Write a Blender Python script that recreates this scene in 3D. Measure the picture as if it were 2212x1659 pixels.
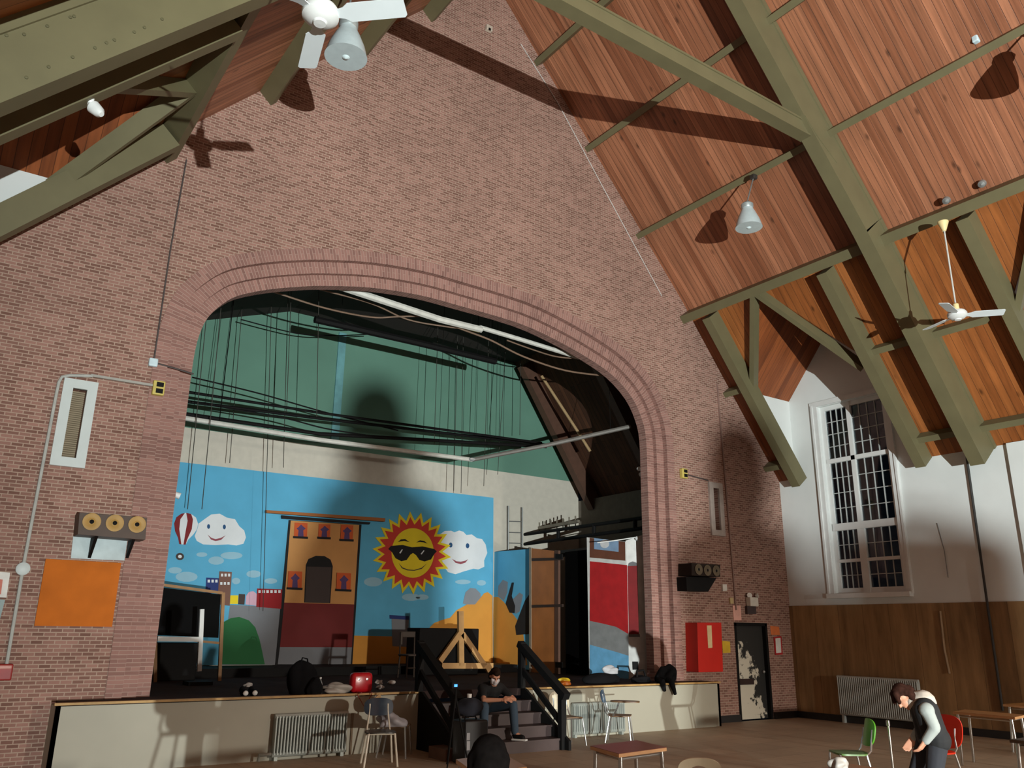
import bpy, bmesh, math, random
from mathutils import Vector, Matrix
from mathutils.geometry import tessellate_polygon
random.seed(7)
SC = bpy.context.scene
for o in list(bpy.data.objects): bpy.data.objects.remove(o)
COL = SC.collection
# ------------------------------------------------------------------ camera
FPX, EYE = 1777.0, Vector((0, 0, 1.8))
YAW, PIT, ROL = math.radians(34.63), math.radians(16.76), math.radians(0.733)
def _basis():
    f = Vector((math.sin(YAW)*math.cos(PIT), math.cos(YAW)*math.cos(PIT), math.sin(PIT)))
    r = Vector((math.cos(YAW), -math.sin(YAW), 0)); u = r.cross(f)
    c, s = math.cos(ROL), math.sin(ROL)
    return c*r+s*u, -s*r+c*u, f
RT, UP, FW = _basis()
cam_d = bpy.data.cameras.new('camera'); cam = bpy.data.objects.new('camera', cam_d); COL.objects.link(cam)
cam_d.sensor_width = 36; cam_d.lens = 36*FPX/2212; cam_d.clip_end = 200
m = Matrix((RT, UP, -FW)).transposed().to_4x4(); m.translation = EYE
cam.matrix_world = m
SC.camera = cam
def ray(u, v): return RT*((u-1106)/FPX) - UP*((v-829.5)/FPX) + FW
def at(u, v, ax, val):
    """point of the room seen at photo pixel (u, v) on the plane ax = val"""
    d = ray(u, v); i = 'xyz'.index(ax); return EYE + d*((val-EYE[i])/d[i])
# ------------------------------------------------------------------ world, exposure, key light
w = bpy.data.worlds.new('night'); SC.world = w; w.use_nodes = True
w.node_tree.nodes['Background'].inputs[0].default_value = (0.35, 0.45, 0.7, 1)
w.node_tree.nodes['Background'].inputs[1].default_value = 0.004
SC.view_settings.view_transform = 'Standard'; SC.view_settings.look = 'None'
SC.view_settings.exposure = 0.0; SC.view_settings.gamma = 1.0
LP = Vector((0.53, -10.4, 0.43))                    # bare work light on the floor far behind the photographer
ld = bpy.data.lights.new('work_light_beam', 'SPOT'); lo = bpy.data.objects.new('work_light_beam', ld); COL.objects.link(lo)
ld.energy = 29000; ld.color = (0.93, 1.0, 0.98); ld.shadow_soft_size = 0.05
ld.spot_size = math.radians(110); ld.spot_blend = 1.0
lo.location = LP
AZ, EL = math.radians(36), math.radians(27)
AIM = Vector((math.sin(AZ)*math.cos(EL), math.cos(AZ)*math.cos(EL), math.sin(EL)))
lo.rotation_euler = AIM.to_track_quat('-Z', 'Y').to_euler()

# second lamp on a bracket at the back of the hall, lighting the stage front, the steps and the floor
l2 = bpy.data.lights.new('rear_lamp_beam', 'SPOT'); l2o = bpy.data.objects.new('rear_lamp_beam', l2); COL.objects.link(l2o)
l2.energy = 11000; l2.color = (1.0, 0.93, 0.82); l2.shadow_soft_size = 0.22; l2.spot_size = math.radians(60); l2.spot_blend = 1.0
l2o.location = (12.2, -10.5, 2.5); l2o.rotation_euler = (Vector((10.2, 11.0, -4.6))-Vector((12.2, -10.5, 2.5))).to_track_quat('-Z', 'Y').to_euler()

# ------------------------------------------------------------------ helpers
def lin(c):
    return tuple(((x/255)/12.92 if x/255 <= 0.04045 else ((x/255+0.055)/1.055)**2.4) for x in c)
MATS = {}
def nodes(name):
    m = bpy.data.materials.new(name); m.use_nodes = True
    nt = m.node_tree; b = nt.nodes['Principled BSDF']; return m, nt, b
def mat(name, rgb, rough=0.6, metal=0.0, var=0.12, scale=6.0, bump=0.0, spec=0.5, emit=0.0):
    if name in MATS: return MATS[name]
    m, nt, b = nodes(name); c = lin(rgb)
    tc = nt.nodes.new('ShaderNodeTexCoord'); n = nt.nodes.new('ShaderNodeTexNoise')
    n.inputs['Scale'].default_value = scale; n.inputs['Detail'].default_value = 6
    nt.links.new(tc.outputs['Object'], n.inputs['Vector'])
    r = nt.nodes.new('ShaderNodeValToRGB')
    r.color_ramp.elements[0].position = 0.3; r.color_ramp.elements[1].position = 0.7
    r.color_ramp.elements[0].color = (*[max(0, x*(1-var)) for x in c], 1)
    r.color_ramp.elements[1].color = (*[min(1, x*(1+var)) for x in c], 1)
    nt.links.new(n.outputs['Fac'], r.inputs['Fac']); nt.links.new(r.outputs['Color'], b.inputs['Base Color'])
    b.inputs['Roughness'].default_value = rough; b.inputs['Metallic'].default_value = metal
    b.inputs['Specular IOR Level'].default_value = spec
    if bump:
        bp = nt.nodes.new('ShaderNodeBump'); bp.inputs['Strength'].default_value = bump; bp.inputs['Distance'].default_value = 0.01
        nt.links.new(n.outputs['Fac'], bp.inputs['Height']); nt.links.new(bp.outputs['Normal'], b.inputs['Normal'])
    if emit:
        b.inputs['Emission Color'].default_value = (*c, 1); b.inputs['Emission Strength'].default_value = emit
    MATS[name] = m; return m
def pattern_mat(name, kind, axes, c1, c2, mortar, bw, bh, ms, rough=0.8, spec=0.3, big=0.25, grain=None, scl=(1, 1), knots=False):
    """brick / board pattern laid out in room coordinates; axes e.g. 'xz' = along, across"""
    m, nt, b = nodes(name)
    tc = nt.nodes.new('ShaderNodeTexCoord'); sp = nt.nodes.new('ShaderNodeSeparateXYZ'); cb = nt.nodes.new('ShaderNodeCombineXYZ')
    src = 'UV' if axes == 'uv' else 'Object'
    nt.links.new(tc.outputs[src], sp.inputs[0])
    ix = {'x': 0, 'y': 1, 'z': 2, 'u': 0, 'v': 1}
    for k in range(2):
        mu = nt.nodes.new('ShaderNodeMath'); mu.operation = 'MULTIPLY'; mu.inputs[1].default_value = scl[k]
        nt.links.new(sp.outputs[ix[axes[k]]], mu.inputs[0]); nt.links.new(mu.outputs[0], cb.inputs[k])
    br = nt.nodes.new('ShaderNodeTexBrick'); br.offset = 0.5 if kind == 'brick' else 0.37
    br.inputs['Scale'].default_value = 1; br.inputs['Brick Width'].default_value = bw; br.inputs['Row Height'].default_value = bh
    br.inputs['Mortar Size'].default_value = ms; br.inputs['Mortar Smooth'].default_value = 0.3
    br.inputs['Color1'].default_value = (*lin(c1), 1); br.inputs['Color2'].default_value = (*lin(c2), 1); br.inputs['Mortar'].default_value = (*lin(mortar), 1)
    nt.links.new(cb.outputs[0], br.inputs['Vector'])
    n = nt.nodes.new('ShaderNodeTexNoise'); n.inputs['Scale'].default_value = 0.45; n.inputs['Detail'].default_value = 8; n.inputs['Roughness'].default_value = 0.65
    nt.links.new(tc.outputs['Object'], n.inputs['Vector'])
    mr = nt.nodes.new('ShaderNodeMapRange'); mr.inputs[1].default_value = 0.3; mr.inputs[2].default_value = 0.7
    mr.inputs[3].default_value = 1-big; mr.inputs[4].default_value = 1+big
    nt.links.new(n.outputs['Fac'], mr.inputs[0])
    mx = nt.nodes.new('ShaderNodeVectorMath'); mx.operation = 'SCALE'
    nt.links.new(br.outputs['Color'], mx.inputs[0]); nt.links.new(mr.outputs[0], mx.inputs['Scale'])
    last = mx.outputs[0]
    if grain:
        vm = nt.nodes.new('ShaderNodeVectorMath'); vm.operation = 'MULTIPLY'; vm.inputs[1].default_value = (grain[0], grain[1], 1)
        nt.links.new(cb.outputs[0], vm.inputs[0])
        g = nt.nodes.new('ShaderNodeTexNoise'); g.inputs['Scale'].default_value = 1; g.inputs['Detail'].default_value = 7; g.inputs['Roughness'].default_value = 0.6
        nt.links.new(vm.outputs[0], g.inputs['Vector'])
        gr = nt.nodes.new('ShaderNodeMapRange'); gr.inputs[1].default_value = 0.28; gr.inputs[2].default_value = 0.72; gr.inputs[3].default_value = 1-grain[2]; gr.inputs[4].default_value = 1+grain[2]
        nt.links.new(g.outputs['Fac'], gr.inputs[0])
        m2 = nt.nodes.new('ShaderNodeVectorMath'); m2.operation = 'SCALE'
        nt.links.new(last, m2.inputs[0]); nt.links.new(gr.outputs[0], m2.inputs['Scale']); last = m2.outputs[0]
    if knots:
        vk = nt.nodes.new('ShaderNodeVectorMath'); vk.operation = 'MULTIPLY'; vk.inputs[1].default_value = (1.3, 3.0, 1)
        nt.links.new(cb.outputs[0], vk.inputs[0])
        vo = nt.nodes.new('ShaderNodeTexVoronoi'); vo.inputs['Scale'].default_value = 1.0; nt.links.new(vk.outputs[0], vo.inputs['Vector'])
        kr = nt.nodes.new('ShaderNodeMapRange'); kr.inputs[1].default_value = 0.04; kr.inputs[2].default_value = 0.13; kr.inputs[3].default_value = 0.4; kr.inputs[4].default_value = 1
        nt.links.new(vo.outputs['Distance'], kr.inputs[0])
        m3 = nt.nodes.new('ShaderNodeVectorMath'); m3.operation = 'SCALE'
        nt.links.new(last, m3.inputs[0]); nt.links.new(kr.outputs[0], m3.inputs['Scale']); last = m3.outputs[0]
    nt.links.new(last, b.inputs['Base Color'])
    bp = nt.nodes.new('ShaderNodeBump'); bp.inputs['Strength'].default_value = 0.35; bp.inputs['Distance'].default_value = 0.012; bp.invert = True
    nt.links.new(br.outputs['Fac'], bp.inputs['Height']); nt.links.new(bp.outputs['Normal'], b.inputs['Normal'])
    b.inputs['Roughness'].default_value = rough; b.inputs['Specular IOR Level'].default_value = spec
    MATS[name] = m; return m

class MB:
    """collects shapes and links them as ONE mesh object"""
    def __init__(s): s.v = []; s.f = []; s.mi = []; s.uv = {}
    def add(s, vs, fs, mi=0):
        o = len(s.v); s.v += [tuple(v) for v in vs]; s.f += [tuple(i+o for i in f) for f in fs]; s.mi += [mi]*len(fs); return s
    def box(s, c, size, rz=0, mi=0, R=None):
        hx, hy, hz = [x/2 for x in size]; R = R or Matrix.Rotation(rz, 3, 'Z'); c = Vector(c)
        vs = [c + R @ Vector((x, y, z)) for x in (-hx, hx) for y in (-hy, hy) for z in (-hz, hz)]
        return s.add(vs, [(0,1,3,2),(4,6,7,5),(0,4,5,1),(2,3,7,6),(0,2,6,4),(1,5,7,3)], mi)
    def rbox(s, c, size, rz=0, mi=0, r=0.02, R=None):
        """box with rounded vertical and horizontal edges"""
        bm = bmesh.new(); bmesh.ops.create_cube(bm, size=1)
        for v in bm.verts: v.co = Vector((v.co.x*size[0], v.co.y*size[1], v.co.z*size[2]))
        bmesh.ops.bevel(bm, geom=bm.edges[:], offset=min(r, min(size)*0.45), segments=3, profile=0.5, affect='EDGES')
        R = R or Matrix.Rotation(rz, 3, 'Z'); c = Vector(c); bm.verts.index_update()
        s.add([c + R @ v.co for v in bm.verts], [[v.index for v in f.verts] for f in bm.faces], mi); bm.free(); return s
    def beam(s, p0, p1, wd, w, dd, d0, d1, mi=0):
        """bar p0-p1, width w centred along wd, from d0 to d1 along dd"""
        p0, p1, wd, dd = Vector(p0), Vector(p1), Vector(wd).normalized(), Vector(dd).normalized()
        vs = [p + wd*a + dd*b for p in (p0, p1) for a in (-w/2, w/2) for b in (d0, d1)]
        return s.add(vs, [(0,1,3,2),(4,6,7,5),(0,4,5,1),(2,3,7,6),(0,2,6,4),(1,5,7,3)], mi)
    def bar(s, p0, p1, w, d, mi=0, up=(0, 0, 1)):
        p0, p1 = Vector(p0), Vector(p1); t = (p1-p0).normalized(); upv = Vector(up)
        if abs(t.dot(upv)) > 0.97: upv = Vector((0, 1, 0))
        a = t.cross(upv).normalized(); b = a.cross(t)
        return s.beam(p0, p1, a, w, b, -d/2, d/2, mi)
    def tube(s, pts, r, n=8, mi=0, caps=True):
        pts = [Vector(p) for p in pts]; rs = r if isinstance(r, (list, tuple)) else [r]*len(pts)
        base = len(s.v); ref = None; fs = []
        for i, p in enumerate(pts):
            t = (pts[min(i+1, len(pts)-1)]-pts[max(i-1, 0)]).normalized()
            if ref is None:
                ref = t.cross(Vector((0, 0, 1))); ref = ref if ref.length > 0.1 else t.cross(Vector((0, 1, 0)))
            ref = (ref - t*ref.dot(t)).normalized(); b = t.cross(ref)
            for k in range(n):
                a = 2*math.pi*k/n; s.v.append(tuple(p + (ref*math.cos(a)+b*math.sin(a))*rs[i]))
        for i in range(len(pts)-1):
            for k in range(n):
                fs.append((base+i*n+k, base+i*n+(k+1) % n, base+(i+1)*n+(k+1) % n, base+(i+1)*n+k))
        if caps:
            fs.append(tuple(base+k for k in reversed(range(n)))); fs.append(tuple(base+(len(pts)-1)*n+k for k in range(n)))
        s.f += fs; s.mi += [mi]*len(fs); return s
    def lathe(s, prof, c, axis=(0, 0, 1), n=24, mi=0):
        """profile of (radius, height) turned about axis at c"""
        c = Vector(c); q = Vector((0, 0, 1)).rotation_difference(Vector(axis).normalized()); vs = []; fs = []; L = len(prof)
        for (r, h) in prof:
            for k in range(n):
                a = 2*math.pi*k/n; vs.append(c + q @ Vector((r*math.cos(a), r*math.sin(a), h)))
        for i in range(L-1):
            for k in range(n): fs.append((i*n+k, i*n+(k+1) % n, (i+1)*n+(k+1) % n, (i+1)*n+k))
        if prof[0][0] > 1e-4: fs.append(tuple(reversed(range(n))))
        if prof[-1][0] > 1e-4: fs.append(tuple((L-1)*n+k for k in range(n)))
        return s.add(vs, fs, mi)
    def ball(s, c, r, n=16, mi=0, sc=(1, 1, 1), R=None):
        c = Vector(c); vs = []; fs = []; h = n//2; R = R or Matrix.Identity(3)
        for i in range(h+1):
            th = math.pi*i/h
            for k in range(n):
                a = 2*math.pi*k/n; vs.append(c + R @ Vector((r*sc[0]*math.sin(th)*math.cos(a), r*sc[1]*math.sin(th)*math.sin(a), r*sc[2]*math.cos(th))))
        for i in range(h):
            for k in range(n): fs.append((i*n+k, (i+1)*n+k, (i+1)*n+(k+1) % n, i*n+(k+1) % n))
        return s.add(vs, fs, mi)
    def poly(s, loops, mi=0):
        """flat polygon (first loop) with holes (others)"""
        flat = [Vector(p) for l in loops for p in l]
        tris = tessellate_polygon([[Vector(p) for p in l] for l in loops])
        return s.add(flat, tris, mi)
    def slab(s, loop, nrm, t, mi=0, holes=()):
        """flat outline given thickness t along nrm"""
        nrm = Vector(nrm)*t; loops = [loop, *holes]
        s.poly(loops, mi); s.poly([[Vector(p)+nrm for p in l] for l in loops], mi)
        for l in loops:
            L = [Vector(p) for p in l]; n = len(L)
            s.add(L+[p+nrm for p in L], [(i, (i+1) % n, n+(i+1) % n, n+i) for i in range(n)], mi)
        return s
    def build(s, name, mats, parent=None, smooth=False, clean=False):
        me = bpy.data.meshes.new(name); me.from_pydata(s.v, [], s.f)
        mats = mats if isinstance(mats, (list, tuple)) else [mats]
        for mm in mats: me.materials.append(mm)
        me.polygons.foreach_set('material_index', s.mi)
        if s.uv:
            ul = me.uv_layers.new(name='UVMap')
            for lp in me.loops: ul.data[lp.index].uv = s.uv.get(lp.vertex_index, (0, 0))
        bm = bmesh.new(); bm.from_mesh(me)
        if clean: bmesh.ops.remove_doubles(bm, verts=bm.verts[:], dist=1e-4)
        bmesh.ops.recalc_face_normals(bm, faces=bm.faces[:]); bm.to_mesh(me); bm.free()
        if smooth:
            me.polygons.foreach_set('use_smooth', [True]*len(me.polygons))
            try: me.set_sharp_from_angle(angle=math.radians(40))
            except Exception: pass
        me.update()
        o = bpy.data.objects.new(name, me); COL.objects.link(o)
        if parent is not None:
            o.parent = parent; o.matrix_parent_inverse = Matrix.Translation(-parent.location) if not parent.rotation_euler.z else parent_inv(parent)
        return o
def parent_inv(p):
    return (Matrix.Translation(p.location) @ p.rotation_euler.to_matrix().to_4x4()).inverted()
def tag(o, label=None, cat=None, group=None, kind=None):
    if label: o['label'] = label
    if cat: o['category'] = cat
    if group: o['group'] = group
    if kind: o['kind'] = kind
    return o
def thing(name, label, cat, loc=(0, 0, 0), group=None, rz=0):
    o = bpy.data.objects.new(name, None); COL.objects.link(o); o.location = loc; o.empty_display_size = 0.1; o.rotation_euler = (0, 0, rz)
    return tag(o, label, cat, group)
def struct(o): o['kind'] = 'structure'; return o
def one(mb, name, mats, label, cat, group=None, smooth=False):
    return tag(mb.build(name, mats, smooth=smooth), label, cat, group)
def copy_tree(o, parent=None):
    c = o.copy(); COL.objects.link(c)
    if parent: c.parent = parent
    for ch in [x for x in bpy.data.objects if x.parent == o]: copy_tree(ch, c)
    return c

# ------------------------------------------------------------------ room dimensions (metres)
D = 12.9                      # brick wall with the stage arch
XR, XL = 17.04, -1.76         # white side walls
ZE = 5.46                     # eaves
YB = -16.0                    # wall behind the photographer
XA, ZA = 8.19, 16.11          # ridge
XK, ZK = 13.9, 9.52           # break in the right slope at the knee beam
def roof_z(x):
    if x < XA: return 9.994+1.07*(x-2.478)
    if x < XK: return ZA-(ZA-ZK)*(x-XA)/(XK-XA)
    return ZK-(ZK-ZE)*(x-XK)/(XR-XK)
NL = Vector((1.07, 0, -1)).normalized(); TL_ = Vector((-1, 0, -1.07)).normalized()
sU = (ZA-ZK)/(XK-XA); sD = (ZK-ZE)/(XR-XK)
NU = Vector((-sU, 0, -1)).normalized(); TU = Vector((1, 0, -sU)).normalized()
ND = Vector((-sD, 0, -1)).normalized(); TD = Vector((1, 0, -sD)).normalized()
STG, YS = 0.86, 12.45         # stage height, stage front
YM = 19.0                     # rear wall of the stage

# ------------------------------------------------------------------ materials of the setting
M_BRICK = pattern_mat('brick_wall', 'brick', 'xz', (155, 116, 104), (114, 81, 70), (170, 145, 129), 0.142, 0.0505, 0.0075, rough=0.85, big=0.14)
M_RING = pattern_mat('arch_brick', 'brick', 'uv', (154, 115, 105), (126, 92, 84), (164, 136, 124), 0.36, 0.055, 0.006, rough=0.85, big=0.12)
M_WOODU = pattern_mat('ceiling_boards', 'board', 'zy', (168, 112, 82), (132, 80, 54), (100, 60, 40), 60, 0.135, 0.006, rough=0.5, spec=0.5, big=0.12, grain=(0.5, 14, 0.42), scl=(1.3, 1), knots=True)
M_WOODD = pattern_mat('low_ceiling_boards', 'board', 'zy', (164, 100, 52), (132, 74, 36), (96, 54, 26), 60, 0.16, 0.005, rough=0.45, spec=0.4, big=0.15, grain=(1.0, 12, 0.3), scl=(1.3, 1), knots=True)
M_WOODX = pattern_mat('dormer_boards', 'board', 'zx', (142, 78, 40), (112, 58, 28), (80, 42, 20), 60, 0.16, 0.005, rough=0.5, spec=0.4, big=0.12, grain=(1.0, 12, 0.3), scl=(1.3, 1))
M_OLIVE = mat('olive_paint', (105, 99, 71), 0.55, var=0.07, scale=2.5)
M_WHITE = mat('white_plaster', (214, 218, 216), 0.75, var=0.04, scale=1.5, bump=0.1)
M_TRIMW = mat('white_gloss_paint', (212, 214, 212), 0.5, var=0.04)
M_FLOOR = pattern_mat('floor_tiles', 'board', 'xy', (178, 158, 134), (166, 148, 126), (138, 122, 104), 0.6, 0.6, 0.006, rough=0.55, spec=0.4, big=0.15)
M_WAIN = pattern_mat('plywood_wainscot', 'board', 'zy', (150, 118, 80), (124, 94, 62), (90, 68, 46), 5, 0.61, 0.004, rough=0.5, spec=0.3, big=0.18, grain=(0.7, 5, 0.35))
M_BASE = mat('black_baseboard', (34, 32, 32), 0.5)
M_CREAM = mat('cream_paint', (162, 158, 142), 0.6, var=0.05, scale=1.2)
M_BLACK = mat('black_paint', (15, 14, 14), 0.7, spec=.2)
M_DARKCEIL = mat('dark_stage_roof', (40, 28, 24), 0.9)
M_GREEN = mat('green_plaster', (98, 140, 122), 0.8, var=0.1, scale=0.6)
M_STAGEFLOOR = mat('dark_stage_boards', (56, 44, 42), 0.9, var=0.15, scale=3, spec=.1)
M_STAGEWHITE = mat('stage_white_plaster', (206, 200, 186), 0.8, var=0.05)
M_CHROME = mat('chrome', (205, 208, 208), 0.22, metal=0.9, var=0.03)
M_GALV = mat('spun_aluminium', (198, 212, 214), 0.28, metal=0.15, var=0.05, scale=12)
M_STEEL = mat('grey_steel', (150, 152, 150), 0.45, metal=0.5)
M_GREYPIPE = mat('grey_conduit', (158, 156, 148), 0.5, var=0.05)
M_RAD = mat('radiator_paint', (150, 156, 150), 0.45, var=0.08, metal=0.2)
M_SKIN = mat('skin', (196, 140, 112), 0.55, var=0.05)
M_DARK = mat('dark_cloth', (20, 20, 22), 0.95, spec=.1)

# ------------------------------------------------------------------ arch of the stage opening
inner_px = [(345,1484),(352,1420),(375,1150),(390.6,1017.7),(405,900),(421,777),(433.7,721.5),(451.4,683.5),(481.8,655.7),(517,638),(580.5,626.6),(640,622.5),(694,621.5),(795.7,626.6),(897,642),(975.6,662.4),(1111,701.7),(1192.6,738.3),(1260.4,776.3),(1314.6,814.3),(1355.3,860.4),(1377,906.5),(1386.5,952.6),(1390.6,1047.5),(1393.5,1158),(1404,1330),(1412,1470)]
YR = D+0.34                  # rear edge of the reveal
def xz(p): return Vector((p.x, p.z))
raw = [xz(at(u, v, 'y', YR-0.24*max(0, min(1, (13-i)/7)))) for i, (u, v) in enumerate(inner_px)]   # left jamb shows its front arris, crown and right jamb the rear one
for i in range(5): raw[i].x = raw[5].x+0.0
for i in range(-4, 0): raw[i].x = raw[-5].x
raw[0].y = 0.0; raw[-1].y = 0.0
def smooth2(P, k=4):
    """Catmull-Rom through the points"""
    out = []
    for i in range(len(P)-1):
        p0, p1, p2, p3 = P[max(i-1, 0)], P[i], P[i+1], P[min(i+2, len(P)-1)]
        for j in range(k):
            t = j/k; out.append(0.5*((2*p1)+(p2-p0)*t+(2*p0-5*p1+4*p2-p3)*t*t+(3*p1-p0-3*p2+p3)*t*t*t))
    return out+[P[-1]]
ARCH = smooth2(raw, 3)
def offset(P, d):
    out = []
    for i, p in enumerate(P):
        t = (P[min(i+1, len(P)-1)]-P[max(i-1, 0)]).normalized(); out.append(p+Vector((-t.y, t.x))*d)
    out[0].y = 0; out[-1].y = 0
    return out
RINGS = [offset(ARCH, 0.0), offset(ARCH, 0.2), offset(ARCH, 0.41), offset(ARCH, 0.62)]

# ------------------------------------------------------------------ the brick wall, its rings and holes
def wall_hole(px4, axis='y', val=D):
    return [at(u, v, axis, val) for u, v in px4]
def rect_y(x0, x1, z0, z1, y): return [Vector((x0, y, z0)), Vector((x1, y, z0)), Vector((x1, y, z1)), Vector((x0, y, z1))]
SLIT_L = (1.22, 1.58, 4.20, 5.40); SLIT_R = (14.36, 14.62, 4.02, 5.25)
pL, pR = at(141, 818, 'y', D), at(107, 1003, 'y', D)
SLIT_L = (0.5*(pL.x+pR.x)+0.12, 0.5*(at(210.7, 831, 'y', D).x+at(180, 1009, 'y', D).x)-0.12, pR.z+0.12, at(175, 824, 'y', D).z-0.12)
pL, pR = at(1530, 1042, 'y', D), at(1535, 1155, 'y', D)
SLIT_R = (0.5*(pL.x+pR.x)+0.12, 0.5*(at(1557, 1045, 'y', D).x+at(1563, 1157, 'y', D).x)-0.12, pR.z+0.12, pL.z-0.12)
dl, dr = at(1590, 1450, 'y', D), at(1665, 1450, 'y', D)
DOOR = (dl.x+0.03, dr.x-0.03, 0.0, at(1625, 1346, 'y', D).z)
outer = [Vector((XL, D, 0)), Vector((RINGS[2][0].x, D, 0))]
outer += [Vector((p.x, D, p.y)) for p in RINGS[2]]
outer += [Vector((DOOR[0], D, 0)), Vector((DOOR[0], D, DOOR[3])), Vector((DOOR[1], D, DOOR[3])), Vector((DOOR[1], D, 0)), Vector((XR, D, 0)), Vector((XR, D, ZE)), Vector((XK, D, ZK)), Vector((XA, D, ZA)), Vector((XL, D, roof_z(XL)))]
mb = MB(); mb.poly([outer, list(reversed(rect_y(*SLIT_L, D))), list(reversed(rect_y(*SLIT_R, D)))])
for h in (SLIT_L, SLIT_R):          # reveals of the slots
    a = rect_y(*h, D); b = rect_y(*h, D+0.3)
    for i in range(4): mb.add([a[i], a[(i+1) % 4], b[(i+1) % 4], b[i]], [(0, 1, 2, 3)])
a = [Vector((DOOR[0], D, 0)), Vector((DOOR[0], D, DOOR[3])), Vector((DOOR[1], D, DOOR[3])), Vector((DOOR[1], D, 0))]
for i in range(3): mb.add([a[i], a[i+1], a[i+1]+Vector((0, .3, 0)), a[i]+Vector((0, .3, 0))], [(0, 1, 2, 3)])
struct(mb.build('wall_stage', M_BRICK))
# stepped brick rings: each ring a band of upright bricks, the inner ones set deeper
for i, (ya, nm) in enumerate(((D+0.2, 'trim_1'), (D+0.1, 'trim_2'), (D-0.02, 'trim_3'))):
    P, Q = RINGS[i], RINGS[i+1]; mb = MB(); L = 0
    yback = YR+0.08 if i == 0 else ya+0.12
    for k in range(len(P)):
        if k: L += ((P[k]+Q[k])/2-(P[k-1]+Q[k-1])/2).length
        for (p, y, u) in ((P[k], yback, -0.3), (P[k], ya, 0.0), (Q[k], ya, 0.34), (Q[k], ya+0.12, 0.46)):
            mb.uv[len(mb.v)] = (u, L); mb.v.append((p.x, y, p.y))
    for k in range(len(P)-1):
        for j in range(3): mb.f.append((4*k+j, 4*k+j+1, 4*k+4+j+1, 4*k+4+j)); mb.mi.append(0)
    struct(mb.build(nm, M_RING))

# ------------------------------------------------------------------ roof boards
def dormer_info(side):
    if side > 0: xk, zk = XK, ZK; f = lambda z: XK+(ZK-z)/sD; xw = XR
    else: xk, zk = 2.03, roof_z(2.03); f = lambda z: 2.478+(z-9.994)/1.07; xw = XL
    return xk, zk, f, xw
DORMERS = [(9.3, 12.42), (3.34, 6.46)]
ZR_, ZV = 9.25, 7.42
ZVL = 7.95            # eaves of the left dormer
          # dormer ridge and dormer eaves
up = MB(); low = MB(); dor = MB(); wh = {1: MB(), -1: MB()}
up.add([(XA, YB, ZA), (XA, D, ZA), (XK, D, ZK), (XK, YB, ZK)], [(0, 1, 2, 3)])
up.add([(XA, YB, ZA), (XA, D, ZA), (2.03, D, roof_z(2.03)), (2.03, YB, roof_z(2.03))], [(0, 1, 2, 3)])
XKB = 14.16; up.add([(XK, YB, ZK), (XK, D, ZK), (XKB, D, roof_z(XKB)), (XKB, YB, roof_z(XKB))], [(0, 1, 2, 3)])
for s in (1, -1):
    xk, zk, f, xw = dormer_info(s); we = roof_z(xw)
    if s > 0: xk, zk = XKB, roof_z(XKB)
    cur = D
    for (ya, yb) in DORMERS:
        low.add([(xk, yb, zk), (xk, cur, zk), (xw, cur, we), (xw, yb, we)], [(0, 1, 2, 3)])
        ym = (ya+yb)/2; ZV = 7.42 if s > 0 else ZVL; xr, xe = f(ZR_), f(ZV)
        low.add([(xk, ya, zk), (xk, ym, zk), (xr, ym, ZR_), (xe, ya, ZV)], [(0, 1, 2, 3)])
        low.add([(xk, yb, zk), (xk, ym, zk), (xr, ym, ZR_), (xe, yb, ZV)], [(0, 1, 2, 3)])
        for y_ in (ya, yb):
            dor.add([(xr, ym, ZR_), (xw, ym, ZR_), (xw, y_, ZV), (xe, y_, ZV)], [(0, 1, 2, 3)])
            wh[s].add([(xe, y_, ZV), (xw, y_, ZV), (xw, y_, we)], [(0, 1, 2)])
        cur = ya
    low.add([(xk, YB, zk), (xk, cur, zk), (xw, cur, we), (xw, YB, we)], [(0, 1, 2, 3)])
struct(up.build('ceiling', M_WOODU)); struct(low.build('ceiling_low', M_WOODD)); struct(dor.build('ceiling_dormers', M_WOODX))
# side walls with their gables; window opening on the right
WY0, WY1 = 9.93, 11.62; WZ0, WZ1 = 2.72, 7.10
for s in (1, -1):
    xw = XR if s > 0 else XL; we = roof_z(xw)
    loop = [Vector((xw, YB, 0)), Vector((xw, D, 0)), Vector((xw, D, we))]; ZV = 7.42 if s > 0 else ZVL
    for (ya, yb) in DORMERS:
        loop += [Vector((xw, yb, we)), Vector((xw, yb, ZV)), Vector((xw, (ya+yb)/2, ZR_)), Vector((xw, ya, ZV)), Vector((xw, ya, we))]
    loop += [Vector((xw, YB, we))]
    if s > 0:
        hole = [Vector((xw, WY0, WZ0)), Vector((xw, WY0, WZ1)), Vector((xw, WY1, WZ1)), Vector((xw, WY1, WZ0))]
        wh[s].poly([loop, hole])
        for i in range(4):
            a, b = hole[i], hole[(i+1) % 4]; wh[s].add([a, b, b+Vector((.25, 0, 0)), a+Vector((.25, 0, 0))], [(0, 1, 2, 3)])
    else: wh[s].poly([loop])
struct(wh[1].build('wall_right', M_WHITE)); struct(wh[-1].build('wall_left', M_WHITE))
mb = MB(); mb.poly([[Vector((XL, YB, 0)), Vector((XR, YB, 0)), Vector((XR, YB, ZE)), Vector((XK, YB, ZK)), Vector((XA, YB, ZA)), Vector((XL, YB, roof_z(XL)))]])
struct(mb.build('wall_back', mat('low_bounce_dark', (52, 40, 32), 0.7)))  # unseen end wall, coloured dark to cut bounced light
mb = MB(); mb.box(((XL+XR)/2, (YB+D)/2, -0.05), (XR-XL, D-YB, 0.1)); struct(mb.build('floor', M_FLOOR))
mb = MB(); mb.box((XR-0.015, (YB+D)/2, 1.29), (0.03, D-YB, 2.36)); struct(mb.build('trim_4', M_WAIN))
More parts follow.
